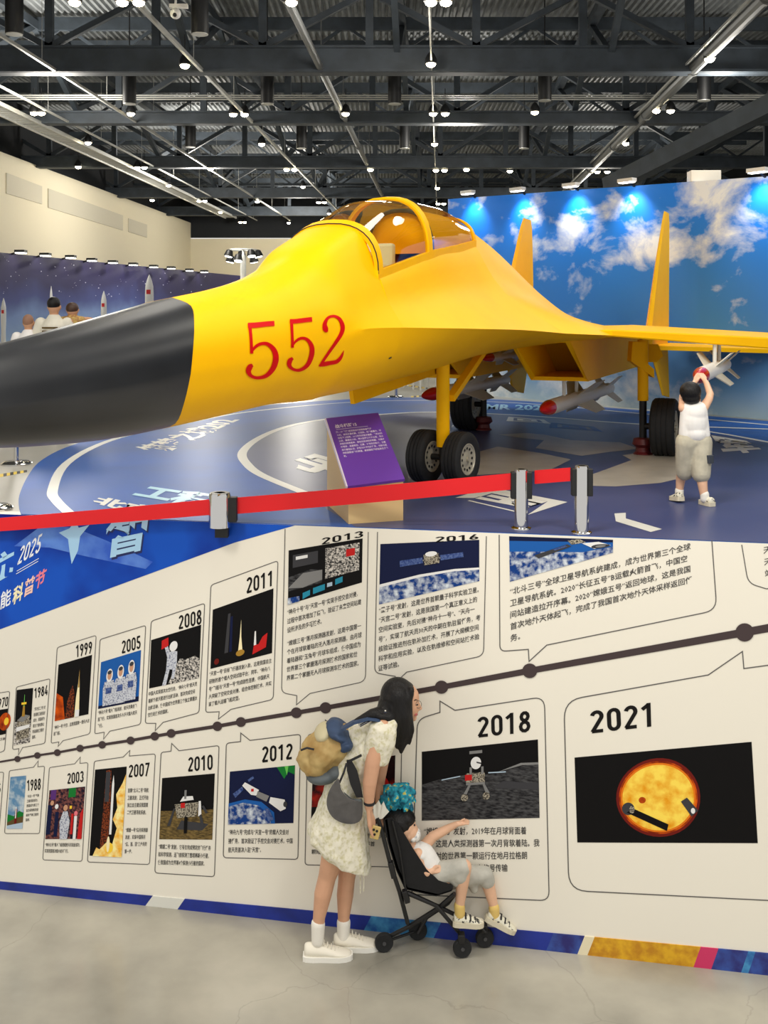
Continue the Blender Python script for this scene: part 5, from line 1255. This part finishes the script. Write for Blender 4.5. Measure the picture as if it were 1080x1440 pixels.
MB().sphere(zp(562, 153, DW + .028), (.006, .011, .005), 0, 12, 8).build('eye', m_eye, wm_, 60)
MB().tube([on_skin(wb, x, y) for x, y in ((546, 136), (553, 132), (561, 133))], [.002, .0035, .002], 6).build('eyebrow', m_hair, wm_)
lp = on_skin(wb, 553, 194); blob('lips', [('e', lp + Vector((0, 0, .003)), (.011, .008, .0035)), ('e', lp - Vector((.001, 0, .004)), (.01, .008, .004)), ell3(558, 193, DW, .007, .015, .006)], m_lip, wm_, .0016, 1)
blob('hair', [ell3(476, 112, DW, .1, .095, .102, .25), ell3(515, 88, DW, .055, .075, .042, .5), ell3(530, 112, 6.14, .022, .03, .05, .2)] + caps([(478, 120, 6.15, .07), (494, 200, 6.13, .062), (505, 270, 6.125, .048), (492, 352, 6.125, .012)]) + caps([(505, 130, 6.14, .05), (520, 200, 6.125, .03), (532, 260, 6.125, .024), (528, 318, 6.125, .008)])
     + caps([(470, 130, 6.27, .06), (490, 220, 6.27, .05), (490, 310, 6.27, .02)]) + caps([(455, 150, DW, .085), (425, 196, 6.14, .06), (372, 196, 6.1, .036), (300, 222, 6.085, .014)]) + caps([(455, 180, 6.15, .06), (440, 210, 6.1, .034), (405, 205, 6.085, .026)]) + caps([(470, 160, 6.14, .06), (468, 250, 6.125, .05), (476, 330, 6.125, .014)]), m_hair, wm_, .007, 3)
gl = MB(); gl.tube([zp(566 + 12 * cos(a), 152 + 16 * sin(a), 6.165 + .012 * cos(a)) for a in [k * pi / 9 for k in range(19)]], .0016, 6); gl.tube([zp(556, 148, 6.158), zp(530, 146, 6.13)], .0016, 6); gl.build('glasses', mat('glasses_metal', (120, 110, 100), .3, .7), wm_)
def ringz(y, cx, hw, dep, tilt=0.0, d=DW, n=26):
    out = []
    for k in range(n):
        a = 2 * pi * k / n; x = cx + hw * cos(a)
        out.append(zp(x, y + tilt * cos(a), d) + Vector((0, dep * sin(a), 0)))
    return out
def pleat(ring, amp, nf):
    c = sum(ring, Vector()) / len(ring)
    return [c + (p - c) * (1 + amp * sin(2 * pi * nf * k / len(ring))) for k, p in enumerate(ring)]
dr = [ringz(212, 425, 36, .06), ringz(240, 410, 66, .13), ringz(290, 380, 92, .155), ringz(350, 338, 100, .15), ringz(420, 290, 88, .14), ringz(500, 262, 90, .145), pleat(ringz(590, 242, 108, .165, 0, DW, 48), .0, 9) if 0 else ringz(590, 242, 108, .165), ringz(680, 228, 126, .18, 20), ringz(745, 232, 132, .185, 48), ringz(790, 252, 118, .17, 60)]
dr = [r if i < 7 else pleat(r, .025 + .012 * (i - 7), 7) for i, r in enumerate(dr)]
def sleeve(d, dd):
    def rg(x, y, r1, r2, n=18): return [zp(x + r1 * cos(2 * pi * k / n), y + .25 * r1 * cos(2 * pi * k / n), d) + Vector((0, r2 * sin(2 * pi * k / n), 0)) for k in range(n)]
    return ('r', [rg(428, 222, 30, .04), rg(418, 250, 56, .07), rg(406, 300, 62, .075), rg(392, 350, 60, .07), rg(384, 392, 55, .065)])
blob('dress', [('r', dr), sleeve(6.075, 0), sleeve(6.325, 0), ell3(392, 248, DW, .075, .15, .05, -.35), ell3(430, 238, DW, .05, .12, .04, -.2), ell3(438, 244, 6.1, .058, .06, .055)] + caps([(320, 290, 6.2, .1), (400, 258, 6.2, .09), (440, 240, 6.2, .06)]) + caps([(300, 760, DW, .03), (335, 815, 6.16, .022), (345, 845, 6.16, .008)]), m_dress, wm_, .007, 3, .5, lambda p: p + noise.noise_vector(Vector((p.x * 16, p.y * 16, p.z * 4))) * .012 + noise.noise_vector(p * 30) * .004)
m_coll = mat('collar_white', (232, 230, 222), .7); m_navy = mat('collar_navy', (44, 50, 82), .7)
blob('collar', caps([(318, 236, 6.1, .012), (370, 208, 6.09, .018), (425, 184, 6.11, .02), (462, 196, 6.12, .018), (478, 228, 6.12, .012)]) + caps([(370, 212, 6.2, .03), (430, 190, 6.2, .03), (462, 200, 6.19, .03)]) + caps([(400, 225, 6.13, .03), (440, 222, 6.13, .03), (466, 232, 6.14, .022)]), m_coll, wm_, .006, 3)
for off in (0, 9): MB().tube([zp(x, y + off * .8, d - .021) for x, y, d in ((320, 238, 6.11), (370, 210, 6.092), (425, 186, 6.11), (462, 198, 6.12))], .0028, 6).build('collar_stripe', m_navy, wm_)
for (x0, y0, x1, y1, d) in ((314, 830, 320, 948, 6.13), (330, 840, 334, 940, 6.13)): MB().tube([zp(x0, y0, d), zp((x0 + x1) / 2 + 3, (y0 + y1) / 2, d), zp(x1, y1, d)], .0028, 6).build('dress_tie', m_dress, wm_)
for (x, d) in ((140, 6.145), (248, 6.24)): 
    blob('sock', caps([(x + 2, 1078 if d < 6.2 else 1072, d, .041), (x, 1150 if d < 6.2 else 1132, d, .036)]), m_sock, wm_, .006, 2)
m_lace = mat('lace_white', (225, 220, 205), .7)
for (x0, x1, d) in ((82, 284, 6.145), (206, 398, 6.24)):
    h_ = zp(x0, 1200, d); h_.z = 0; t_ = zp(x1, 1200, d); t_.z = 0; t_.y += .01
    o, ax, sd_, upv, L = shoe(h_, t_, .095, .085, wm_, m_shoew, m_sole)
    for k in range(5):
        c = h_ + ax * L * (.42 + .075 * k) + upv * (.098 - .0105 * k)
        MB().tube([c - sd_ * .026 - upv * .008, c + upv * .003, c + sd_ * .026 - upv * .008], .0035, 6).build('lace', m_lace, o)
MB().lathe(zp(358, 566, 6.028), zp(357, 600, 6.03) - zp(358, 560, 6.028), [(-.008, .028), (-.008, .0315), (.008, .0315), (.008, .028)], 20).build('wristband', m_strap, wm_, 40)
# backpack, visor, phone, paper fan
bp = thing('backpack', 'khaki and blue backpack worn by the bending woman', 'backpack', zp(160, 470, DW))
blob('pack_body', [ell3(165, 345, DW, .125, .13, .145, .5), ell3(140, 395, DW, .105, .12, .09, .3), ell3(215, 320, DW, .09, .13, .12, .5), ell3(105, 370, DW, .062, .10, .085, .4)], m_khaki, bp, .007, 3, .5, lambda p: p + noise.noise_vector(p * 11) * .018 + noise.noise_vector(p * 30) * .007)
blob('pack_flap', [ell3(232, 262, DW, .085, .135, .045, .45), ell3(262, 300, DW, .05, .138, .05, .9)], m_packb, bp, .007, 3, .5, lambda p: p + noise.noise_vector(p * 16) * .014)
blob('pack_base', [ell3(165, 440, DW, .105, .125, .05, -.1), ell3(215, 420, DW, .06, .12, .06, 0)], m_packs, bp, .008, 3)
blob('pack_hood', [ell3(165, 268, DW, .06, .11, .045, -.5)], mat('pack_light', (206, 196, 160), .65), bp, .008, 3)
MB().tube([zp(70, 345, 6.08), zp(95, 335, 6.075), zp(125, 342, 6.07)], .006, 8).build('pull_cord', m_strap, bp)
for d in (6.07, 6.33):
    s_ = -1 if d < DW else 1
    MB().rings([[zp(x, y, d + s_ * o_) + Vector((0, q, 0)) for o_, q, x, y in ((0, -.022, x, y), (0, .022, x, y), (.0, .022, x + 6, y + 9), (0, -.022, x + 6, y + 9))] for x, y in ((240, 250), (290, 222), (350, 205), (400, 212), (440, 250))]).build('shoulder_strap', m_packb, bp)
MB().rings([[zp(x - w_, y, 6.03), zp(x + w_, y, 6.03), zp(x + w_, y, 6.04), zp(x - w_, y, 6.04)] for x, y, w_ in ((272, 385, 10), (285, 430, 22), (300, 490, 22), (318, 545, 14))]).build('side_strap', m_strap, bp)
MB().bar(zp(272, 392, 6.03), zp(325, 366, 6.03), .02, .008).build('buckle_strap', m_strap, bp)
vs = thing('visor_hat', 'grey visor hat hanging at the woman hip from her backpack', 'hat', zp(255, 650, 6.0))
brim = cat([(222, 470), (188, 520), (178, 575), (200, 625), (245, 652), (295, 655), (325, 635), (330, 590), (326, 552), (300, 560), (265, 545), (240, 515), (232, 480)], 3, True)
vc = sum((zp(x, y, 6.0) for x, y in brim), Vector()) / len(brim)
fr_ = [zp(x, y, 5.985 + .05 * ((x - 255) / 80) ** 2 + .03 * ((y - 560) / 90)) for x, y in brim]; bk_ = [p + Vector((0, .012, 0)) for p in fr_]
MB().rings([bk_, fr_], True, True).build('brim', m_capg, vs, 50)
MB().tube([zp(232, 482, 5.99), zp(250, 440, 5.995), zp(262, 400, 6.01)], .006, 8).build('hat_cord', m_strap, vs)
MB().rings([[zp(x, y, 6.01), zp(x + 4, y + 10, 6.01), zp(x + 4, y + 10, 6.02), zp(x, y, 6.02)] for x, y in ((232, 484), (250, 520), (285, 550), (322, 552))]).build('head_band', m_packs, vs)
ph = thing('phone', 'phone with three camera lenses in the woman hand', 'phone', zp(385, 725, 6.02))
Rp = Matrix.Rotation(.25, 3, 'Y')
MB().box(zp(384, 692, 6.022), (.05, .009, .075), 0, Rp).build('phone_case', mat('phone_gold', (206, 178, 110), .35), ph, bevel=.005)
for x, y in ((377, 680), (390, 686), (380, 700)): MB().lathe(zp(x, y, 6.017), (0, -1, 0), [(0, .007), (.003, .007), (.004, .005)], 14).build('camera_lens', m_black, ph)
pf = thing('paper_fan', 'folded white paper fan held beside the stroller handle', 'fan', zp(408, 640, 6.1))
rr = []
for k, (x, y) in enumerate(((372, 560), (384, 575), (398, 556), (408, 578), (418, 560), (430, 590), (442, 604))): rr.append([zp(x, y, 6.1 + .006 * (k % 2)), zp(392 + (x - 400) * .55, 636 + (k % 2) * 2 - abs(x - 405) * .1, 6.1), zp(392 + (x - 400) * .55, 636 - abs(x - 405) * .1, 6.103), zp(x, y, 6.103 + .006 * (k % 2))])
MB().rings(rr).build('paper', mat('paper_white', (226, 226, 214), .7), pf)

# ---- stroller
st = thing('stroller', 'black folding stroller with small wheels beside the woman', 'stroller', G(620, 1330))
m_blk = mat('stroller_black', (20, 20, 22), .45); m_fab = mat('stroller_fabric', (17, 17, 19), .85, 0, .2, 30)
dn = lambda x: 6.215 - (x - 420) * .00016
NEAR = 6.12; FAR = 6.30
def tb(pts, r, nm='frame_tube', m=None): return MB().tube([zp(*p) for p in pts], r, 10).build(nm, m or m_blk, st, 50)
mb = MB()
for d in (NEAR, FAR):
    mb.prism([zp(x, y, d) for x, y in ((418, 640), (452, 628), (485, 665), (545, 765), (600, 850), (650, 895), (712, 918), (705, 940), (640, 962), (508, 932), (470, 850), (435, 735))], (0, .008, 0))
mb.rings([[zp(x, y, NEAR), zp(x, y, FAR), zp(x + 8, y - 6, FAR), zp(x + 8, y - 6, NEAR)] for x, y in ((425, 640), (440, 735), (474, 850), (512, 930), (640, 958), (704, 938))])
mb.build('seat_fabric', m_fab, st)
for d in (NEAR - .012, FAR + .012):
    tb([(392, 628, d), (412, 690, d), (448, 830, d), (485, 940, d), (520, 1075, d + (.03 if d < 6.2 else -.02))], .0125)
    tb([(455, 640, d), (485, 760, d), (512, 935, d)], .006, 'back_tube')
    MB().bar(zp(446, 815, d - .004), zp(462, 880, d - .004), .04, .03).build('hinge', m_blk, st, bevel=.004)
    MB().bar(zp(505, 935, d - .004), zp(520, 985, d - .004), .04, .03).build('hinge', m_blk, st, bevel=.004)
tb([(392, 628, NEAR - .012), (388, 622, 6.2), (388, 622, 6.27), (392, 628, FAR + .012)], .015, 'handle_bar')
rn, fn_, rf, ff = [zp(x, 0, d) for x, d in ((420, 6.215), (750, 6.16), (563, 6.335), (845, 6.26))]
R_W = .054
def wheel_at(p, lab=None):
    c = Vector((p.x, p.y, R_W)); ax = Vector((.12, -1, 0)).normalized(); mb = MB()
    mb.lathe(c, ax, [(-.015, R_W * .75), (-.017, R_W * .92), (-.01, R_W), (.01, R_W), (.017, R_W * .92), (.015, R_W * .75)], 28, 0)
    for sg in (1, -1): mb.lathe(c, ax * sg, [(.0, R_W * .74), (.013, R_W * .76), (.013, R_W * .7), (.006, R_W * .66)], 28, 1)
    mb.lathe(c, ax, [(-.02, R_W * .2), (.02, R_W * .2)], 14, 1)
    x = Vector((0, 0, 1)); y = ax.cross(x)
    for k in range(5):
        a = 2 * pi * k / 5; v = x * cos(a) + y * sin(a); mb.bar(c + v * R_W * .15, c + v * R_W * .74, .012, .014, 1)
    mb.build('wheel', [m_tyre, mat('wheel_grey', (70, 70, 72), .5)], st, 40)
    return c
cs = [wheel_at(p) for p in (rn, fn_, rf, ff)]
def v2(x, y, d): return zp(x, y, d)
MB().tube([cs[0] + Vector((0, .03, 0)), zp(520, 1092, 6.2), zp(650, 1010, 6.16), zp(718, 950, NEAR - .01)], .012, 10).build('frame_tube', m_blk, st, 50)
MB().tube([cs[2] + Vector((0, -.03, 0)), zp(600, 1050, 6.32), zp(690, 990, 6.32), zp(720, 950, FAR)], .012, 10).build('frame_tube', m_blk, st, 50)
for c, d, x, y in ((cs[1], NEAR, 512, 945), (cs[3], FAR, 520, 945)):
    e = c + Vector((0, .03 if d < 6.2 else -.03, .05))
    MB().tube([zp(x, y, d), zp(640, 1000, d + (.01 if d < 6.2 else -.03)), Vector((e.x - .02, e.y, .13)), e], .012, 10).build('frame_tube', m_blk, st, 50)
    MB().box(c + Vector((-.005, .0, .06)), (.04, .05, .05)).build('caster_fork', m_blk, st, bevel=.006)
MB().tube([cs[0], cs[2]], .008, 8).build('axle', m_blk, st); 
MB().tube([zp(520, 1075, 6.15), zp(520, 1075, 6.325)], .01, 8).build('cross_bar', m_blk, st)
MB().tube([zp(650, 1010, 6.14), zp(655, 1005, 6.33)], .01, 8).build('cross_bar', m_blk, st)
# turquoise blanket on the handle
m_tq = mat('blanket_turquoise', (40, 168, 190), .8, 0, 0, 30, (200, 190, 90), detail=2, lo=.6, hi=.64)
r_ = [n_ for n_ in m_tq.node_tree.nodes if n_.type == 'VALTORGB'][0].color_ramp
e_ = r_.elements.new(.45); e_.color = (*lin((48, 176, 200)), 1); r_.elements[0].position = .36; r_.elements[0].color = (*lin((14, 92, 120)), 1); m_tq2 = mat('blanket_spot', (190, 190, 70), .8)
bl = thing('blanket', 'crumpled turquoise patterned blanket bundled on the stroller handle', 'blanket', zp(480, 610, 6.27))
random.seed(3)
shp = [ell3(480, 535, 6.25, .07, .045, .05)]
for (x0, y0, x1, y1, d, r) in ((440, 520, 412, 575, 6.25, .026), (445, 520, 432, 612, 6.225, .024), (465, 512, 462, 600, 6.21, .024), (480, 508, 487, 612, 6.225, .022), (500, 512, 512, 596, 6.205, .024), (515, 510, 538, 604, 6.23, .02), (520, 520, 549, 560, 6.25, .016), (500, 505, 548, 522, 6.25, .02), (470, 505, 520, 496, 6.26, .026), (430, 515, 480, 500, 6.25, .026), (450, 540, 420, 600, 6.28, .028), (520, 545, 530, 610, 6.28, .022)):
    xm, ym = (x0 + x1) / 2 + random.uniform(-8, 8), (y0 + y1) / 2
    shp += caps([(x0, y0, d + .02, r * 1.1), (xm, ym, d, r), (x1, y1, d + .005, r * .6)])
def crumple(p):
    q = noise.noise_vector(p * 24) * .014 + noise.noise_vector(p * 60) * .006
    return p + q
blob('blanket_cloth', shp, m_tq, bl, .005, 1, .5, crumple)
# ---- child in the stroller
ch = thing('person', 'child in white top and grey shorts sitting in the stroller, pointing', 'person', zp(640, 940, 6.24))
DC = 6.215
sh = [ell3(492, 662, DC, .086, .076, .082, .2), ell3(520, 688, DC, .062, .062, .062), ell3(545, 690, DC, .03, .04, .04)] + caps([(512, 715, DC, .036), (548, 770, DC, .038), (578, 790, DC, .07), (618, 880, DC, .075)])
sh += [ell3(522, 712, 6.163, .014, .012, .02), ell3(522, 712, 6.307, .014, .012, .02)] + caps([(560, 684, DC, .009), (564, 690, DC, .009)])
sh += caps([(590, 750, 6.29, .036), (625, 710, 6.295, .03), (672, 685, 6.295, .026), (712, 664, 6.29, .02), (730, 655, 6.285, .016)])
sh += hand(zp(728, 657, 6.285), zp(783, 640, 6.28), (0, -.3, 1), .62, Vector((-.002, 0, -.01)), Vector((0, 1, .3)))
sh += caps([(565, 785, 6.165, .034), (580, 842, 6.15, .028), (602, 862, 6.14, .024), (622, 855, 6.14, .018)])
sh += hand(zp(618, 856, 6.14), zp(664, 838, 6.145), (.3, -.3, 1), .62, Vector((.0, .003, -.008)), Vector((0, .6, 1)))
sh += caps([(640, 885, 6.19, .06), (758, 836, 6.165, .044), (752, 890, 6.165, .04), (741, 985, 6.165, .028), (738, 1030, 6.165, .026)])
sh += caps([(650, 895, 6.27, .06), (852, 875, 6.25, .042), (862, 920, 6.25, .038), (882, 1000, 6.245, .027), (884, 1040, 6.24, .025)])
cb = blob('body', sh, m_skin2, ch, .004, 4)
blob('hair', [ell3(482, 648, DC, .092, .084, .074, .2), ell3(470, 675, DC, .075, .08, .06, .3), ell3(515, 625, DC, .055, .07, .04, .4)], m_hair, ch, .006, 3)
MB().sphere(on_skin(cb, 547, 661), (.008, .006, .006), 0, 12, 8).build('eye', m_eye, ch, 60)
MB().sphere(zp(552, 662, DC + .03), (.006, .01, .006), 0, 12, 8).build('eye', m_eye, ch, 60)
MB().tube([on_skin(cb, x, y) for x, y in ((536, 645), (545, 641), (554, 644))], [.0015, .003, .0015], 6).build('eyebrow', m_hair, ch)
mk = blob('face_mask', [ell3(556, 702, DC, .026, .05, .036, .2), ell3(540, 706, DC, .03, .058, .03)], mat('mask_white', (236, 234, 228), .7, 0, 0, 70, (190, 190, 190), lo=.55, hi=.6), ch, .004, 3)
MB().tube([zp(540, 688, 6.178), zp(520, 696, 6.158), zp(512, 714, 6.16), (zp(536, 722, 6.178))], .002, 6).build('mask_loop', m_coll, mk)
blob('tank_top', caps([(552, 765, DC, .045), (582, 798, DC, .082), (628, 885, DC, .086)]) + [ell3(575, 770, DC, .05, .085, .04)], mat('cotton_white', (238, 236, 232), .8, 0, .05, 10, bump=.1), ch, .006, 3)
m_shorts = mat('shorts_grey', (184, 182, 172), .8, 0, .12, 14, bump=.2)
def legtube(a, b, r0, r1): return caps([(*a, r0), (*b, r1)])
blob('shorts', legtube((634, 872, 6.195), (700, 852, 6.175), .072, .058) + legtube((700, 852, 6.175), (752, 838, 6.165), .058, .05) + legtube((752, 838, 6.165), (742, 872, 6.165), .05, .05) + legtube((700, 868, 6.175), (724, 900, 6.165), .045, .03)
     + legtube((660, 885, 6.25), (790, 872, 6.245), .072, .058) + legtube((790, 872, 6.245), (848, 870, 6.245), .058, .048) + legtube((848, 870, 6.245), (856, 895, 6.245), .048, .046) + legtube((790, 890, 6.245), (800, 930, 6.245), .045, .026), m_shorts, ch, .007, 4)
m_san = mat('sandal_cream', (226, 222, 202), .5, 0, 0, 55, (60, 60, 58), lo=.56, hi=.6); m_sole2 = mat('sole_beige', (214, 206, 182), .6); m_socky = mat('sock_yellow', (222, 190, 110), .8)
for (hx, hy, tx, ty, d, ax_, ay_) in ((712, 1082, 838, 1086, 6.165, 738, 1000), (845, 1058, 968, 1118, 6.24, 884, 1010)):
    o, ax, sd_, upv, L = shoe(zp(hx, hy, d), zp(tx, ty, d), .072, .062, ch, m_san, m_sole2)
    for k in range(3):
        c = zp(hx, hy, d) + ax * L * (.4 + .16 * k) + upv * (.066 - .011 * k)
        MB().tube([c - sd_ * .03 - upv * .012, c + upv * .003, c + sd_ * .03 - upv * .012], .0055, 6).build('shoe_strap', m_strap, o)
    blob('sock', caps([(ax_, ay_, d, .032), (ax_ + (2 if d < 6.2 else 2), ay_ + 36, d, .031)]), m_socky, ch, .005, 2)

# ---- small boy on the raised floor reaching for a missile
zk = lambda x, y, d: P(740 + x * .3148, 460 + y * .3148, d)
ck = lambda pts: caps(pts, zk)
ek = lambda x, y, d, rx, ry, rz, t_=0.0: ell3(x, y, d, rx, ry, rz, t_, zk)
KF = 7.24
kd = thing('person', 'small boy in white vest seen from behind, reaching up to a missile', 'person', S(972, 708))
sh = [ek(735, 298, KF, .066, .068, .074), ek(740, 318, KF, .05, .055, .05)] + ck([(738, 330, KF, .03), (745, 360, KF, .034), (748, 385, KF, .07), (752, 500, KF, .072)])
sh += [ek(772, 325, KF + .01, .012, .014, .018), ek(693, 310, KF + .01, .012, .014, .018)]
sh += ck([(790, 362, KF, .034), (816, 322, 7.28, .027), (822, 300, 7.33, .025), (806, 252, 7.46, .02), (798, 238, 7.5, .016)]) + hand(zk(799, 241, 7.49), zk(784, 205, 7.56), (-1, .2, .2), .6, Vector((-.006, .004, 0)), Vector((.9, .3, .3)))
sh += ck([(702, 362, KF, .034), (700, 310, 7.32, .026), (728, 270, 7.42, .022), (752, 248, 7.5, .016)]) + hand(zk(751, 250, 7.49), zk(772, 208, 7.56), (1, .2, .2), .6, Vector((.004, .004, 0)), Vector((.9, .3, -.3)))
sh += ck([(715, 520, KF, .06), (700, 620, 7.29, .042), (690, 680, 7.33, .033), (684, 735, 7.34, .024)]) + ck([(780, 520, KF, .06), (782, 640, 7.21, .042), (787, 700, 7.19, .034), (797, 768, 7.18, .024)])
blob('body', sh, m_skin2, kd, .0042, 4)
blob('hair', [ek(733, 288, KF - .006, .072, .074, .07), ek(738, 318, KF - .02, .062, .05, .045)], m_hair, kd, .006, 3)
blob('vest', ck([(722, 366, KF, .05), (722, 480, KF, .062)]) + ck([(775, 366, KF, .05), (780, 482, KF, .062)]) + [ek(750, 355, KF, .075, .05, .04), ek(750, 430, KF, .09, .084, .125), ek(752, 385, KF, .08, .08, .08), ek(752, 475, KF, .085, .088, .07)], mat('cotton_white', (238, 236, 232), .8), kd, .006, 3)
m_sh2 = mat('shorts_khaki', (186, 180, 160), .8, 0, .12, 14, bump=.2)
blob('shorts', ck([(718, 515, KF, .078), (708, 645, 7.29, .062)]) + ck([(780, 515, KF, .078), (781, 655, 7.2, .064)]) + [ek(750, 510, KF, .098, .075, .05)], m_sh2, kd, .007, 4)
MB().box(zk(818, 590, 7.165), (.045, .04, .055), 0, Matrix.Rotation(.6, 3, 'Z')).build('pocket_patch', mat('patch_dark', (56, 62, 72), .6), kd, bevel=.003)
for (x0, x1, d, yaw) in ((662, 690, 7.335, 1), (800, 806, 7.18, -1)):
    c = zk((x0 + x1) / 2, 0, d); c.z = DECK + .006
    h_ = c + Vector((-.006, -.062, .0)) if yaw > 0 else c + Vector((.03, -.05, 0)); t_ = c + Vector((.03, .07, 0)) if yaw > 0 else c + Vector((-.01, .075, 0))
    if yaw > 0: h_ = c + Vector((.012, -.06, .012)); t_ = c + Vector((-.02, .06, 0))
    o, ax, sd_, upv, L = shoe(h_, t_, .066, .05, kd, m_san, m_sole2)
    q_ = zk(684, 735, 7.34) if yaw > 0 else zk(797, 768, 7.18)
    blob('sock', [('c', Vector((q_.x, q_.y, DECK + .05)), .03, Vector((q_.x, q_.y, DECK + .08)), .03)], m_sock, kd, .005, 2)

# ---- visitors looking at the rocket models
def visitor(lab, px, py, d, h, shirt, hair, pants=(60, 62, 70), base_z=None, hairy=True, scale=None, floor=True):
    top = P(px, py, d); s = h / 1.7; base = Vector((top.x, top.y, top.z - h)) if base_z is None else Vector((top.x, top.y, base_z))
    t = thing('person', lab, 'person', base); B = lambda x, y, z_: base + Vector((x * s, y * s, z_ * s))
    cp = lambda pts: [('c', B(*a[:3]), a[3] * s, B(*b[:3]), b[3] * s) for a, b in zip(pts, pts[1:])]
    sh = cp([(-.09, 0, .9, .09), (-.1, 0, .5, .06), (-.1, .01, .1, .04), (-.1, .08, .04, .035)]) + cp([(.09, 0, .9, .09), (.1, 0, .5, .06), (.1, .01, .1, .04), (.1, .08, .04, .035)]) + cp([(0, 0, .95, .14), (0, 0, 1.3, .15), (0, 0, 1.42, .07), (0, 0, 1.5, .055)])
    sh += cp([(-.19, 0, 1.38, .055), (-.25, .02, 1.12, .042), (-.2, .14, .93, .03)]) + cp([(.19, 0, 1.38, .055), (.25, .02, 1.12, .042), (.2, .14, .93, .03)])
    for sx in (-1, 1): sh += hand(B(sx * .2, .15, .93), B(sx * .17, .24, .82), (-sx, 0, .2), s, Vector((0, 0, -.006)), Vector((1, 0, .3)))
    sh += [('e', B(0, 0, 1.585), (.077 * s, .095 * s, .112 * s)), ('e', B(0, .06, 1.55), (.05 * s, .05 * s, .07 * s)), ('e', B(0, .115, 1.56), (.012 * s, .015 * s, .02 * s)), ('e', B(-.078, .01, 1.57), (.014 * s, .02 * s, .03 * s)), ('e', B(.078, .01, 1.57), (.014 * s, .02 * s, .03 * s))]
    blob('body', sh, m_skin3, t, .011, 3)
    blob('hair', [('e', B(0, -.012, 1.618), (.083 * s, .1 * s, .09 * s))] if hairy else [('e', B(0, -.012, 1.605), (.0785 * s, .0965 * s, .098 * s))], hair, t, .008, 2)
    for sx in (-1, 1): blob('eye', [('e', B(sx * .03, .1, 1.58), (.01 * s, .006 * s, .006 * s))], m_eye, t, .003, 1)
    blob('shirt', cp([(0, 0, .92, .16), (0, 0, 1.28, .17), (0, 0, 1.4, .1)]) + cp([(-.17, 0, 1.37, .075), (-.235, .01, 1.2, .062)]) + cp([(.17, 0, 1.37, .075), (.235, .01, 1.2, .062)]), shirt, t, .012, 3)
    blob('trousers', cp([(-.09, 0, .92, .105), (-.1, 0, .5, .075), (-.1, .01, .12, .06)]) + cp([(.09, 0, .92, .105), (.1, 0, .5, .075), (.1, .01, .12, .06)]), mat('trousers_%d' % pants[0], pants, .8), t, .012, 3)
    for sx in (-1, 1):
        q = B(sx * .1, -.06, 0); shoe(q, q + Vector((0, .27 * s, 0)), .1 * s, .08 * s, t, m_strap, m_sole)
    return t, B, s
hg = lambda px, py, d: P(px, py, d).z - DECK
m_tee = mat('tee_cream', (226, 222, 206), .8); m_teew = mat('tee_white', (240, 238, 236), .8)
visitor('bald visitor in white shirt, nearest the pink rope', 40, 442, 12, hg(40, 442, 12), m_teew, mat('shaved_scalp', (150, 112, 90), .6), hairy=False)
t, B, s = visitor('black-haired man in cream printed shirt before the rocket models', 76, 418, 12, hg(76, 418, 12), m_tee, m_hair)
mb = MB()
for k in range(4): mb.box(B(0, -.172 + .004 * k, 1.31 - k * .045), (.2 * s, .006, .022 * s))
mb.build('shirt_print', mat('print_brown', (110, 100, 84), .8), t)
# toddler carried on the man's far arm
tp = P(102, 425, 12.15); td = thing('person', 'toddler in yellow top carried beside the black-haired man', 'person', tp - Vector((0, 0, .62)))
B2 = lambda x, y, z_: tp + Vector((x, y, z_))
cp2 = lambda pts: [('c', B2(*a[:3]), a[3], B2(*b[:3]), b[3]) for a, b in zip(pts, pts[1:])]
blob('body', [('e', B2(0, 0, -.085), (.068, .075, .082)), ('e', B2(-.068, 0, -.09), (.01, .014, .018)), ('e', B2(.068, 0, -.09), (.01, .014, .018))] + cp2([(0, 0, -.15, .03), (0, 0, -.22, .07), (0, 0, -.38, .08)]) + cp2([(.08, 0, -.2, .03), (.17, .02, -.19, .024), (.24, .05, -.2, .018)]) + hand(B2(.235, .05, -.2), B2(.29, .08, -.2), (0, 0, 1), .6, Vector((0, .004, -.003)), Vector((0, 1, 0)))
     + cp2([(-.08, 0, -.2, .03), (-.16, .0, -.21, .024), (-.22, -.02, -.2, .018)]) + cp2([(.05, 0, -.4, .05), (.06, .12, -.45, .04), (.06, .12, -.6, .03)]) + cp2([(-.05, 0, -.4, .05), (-.06, .12, -.45, .04), (-.06, .12, -.6, .03)]), m_skin3, td, .008, 3)
blob('hair', [('e', B2(0, -.01, -.068), (.072, .078, .068))], mat('hair_brown', (70, 48, 36), .5), td, .006, 2)
blob('top', cp2([(0, 0, -.2, .078), (0, 0, -.39, .09)]) + cp2([(.07, 0, -.2, .045), (.11, 0, -.2, .04)]) + cp2([(-.07, 0, -.2, .045), (-.11, 0, -.2, .04)]), mat('top_yellow', (214, 190, 110), .8, 0, 0, 30, (170, 120, 80)), td, .008, 3)
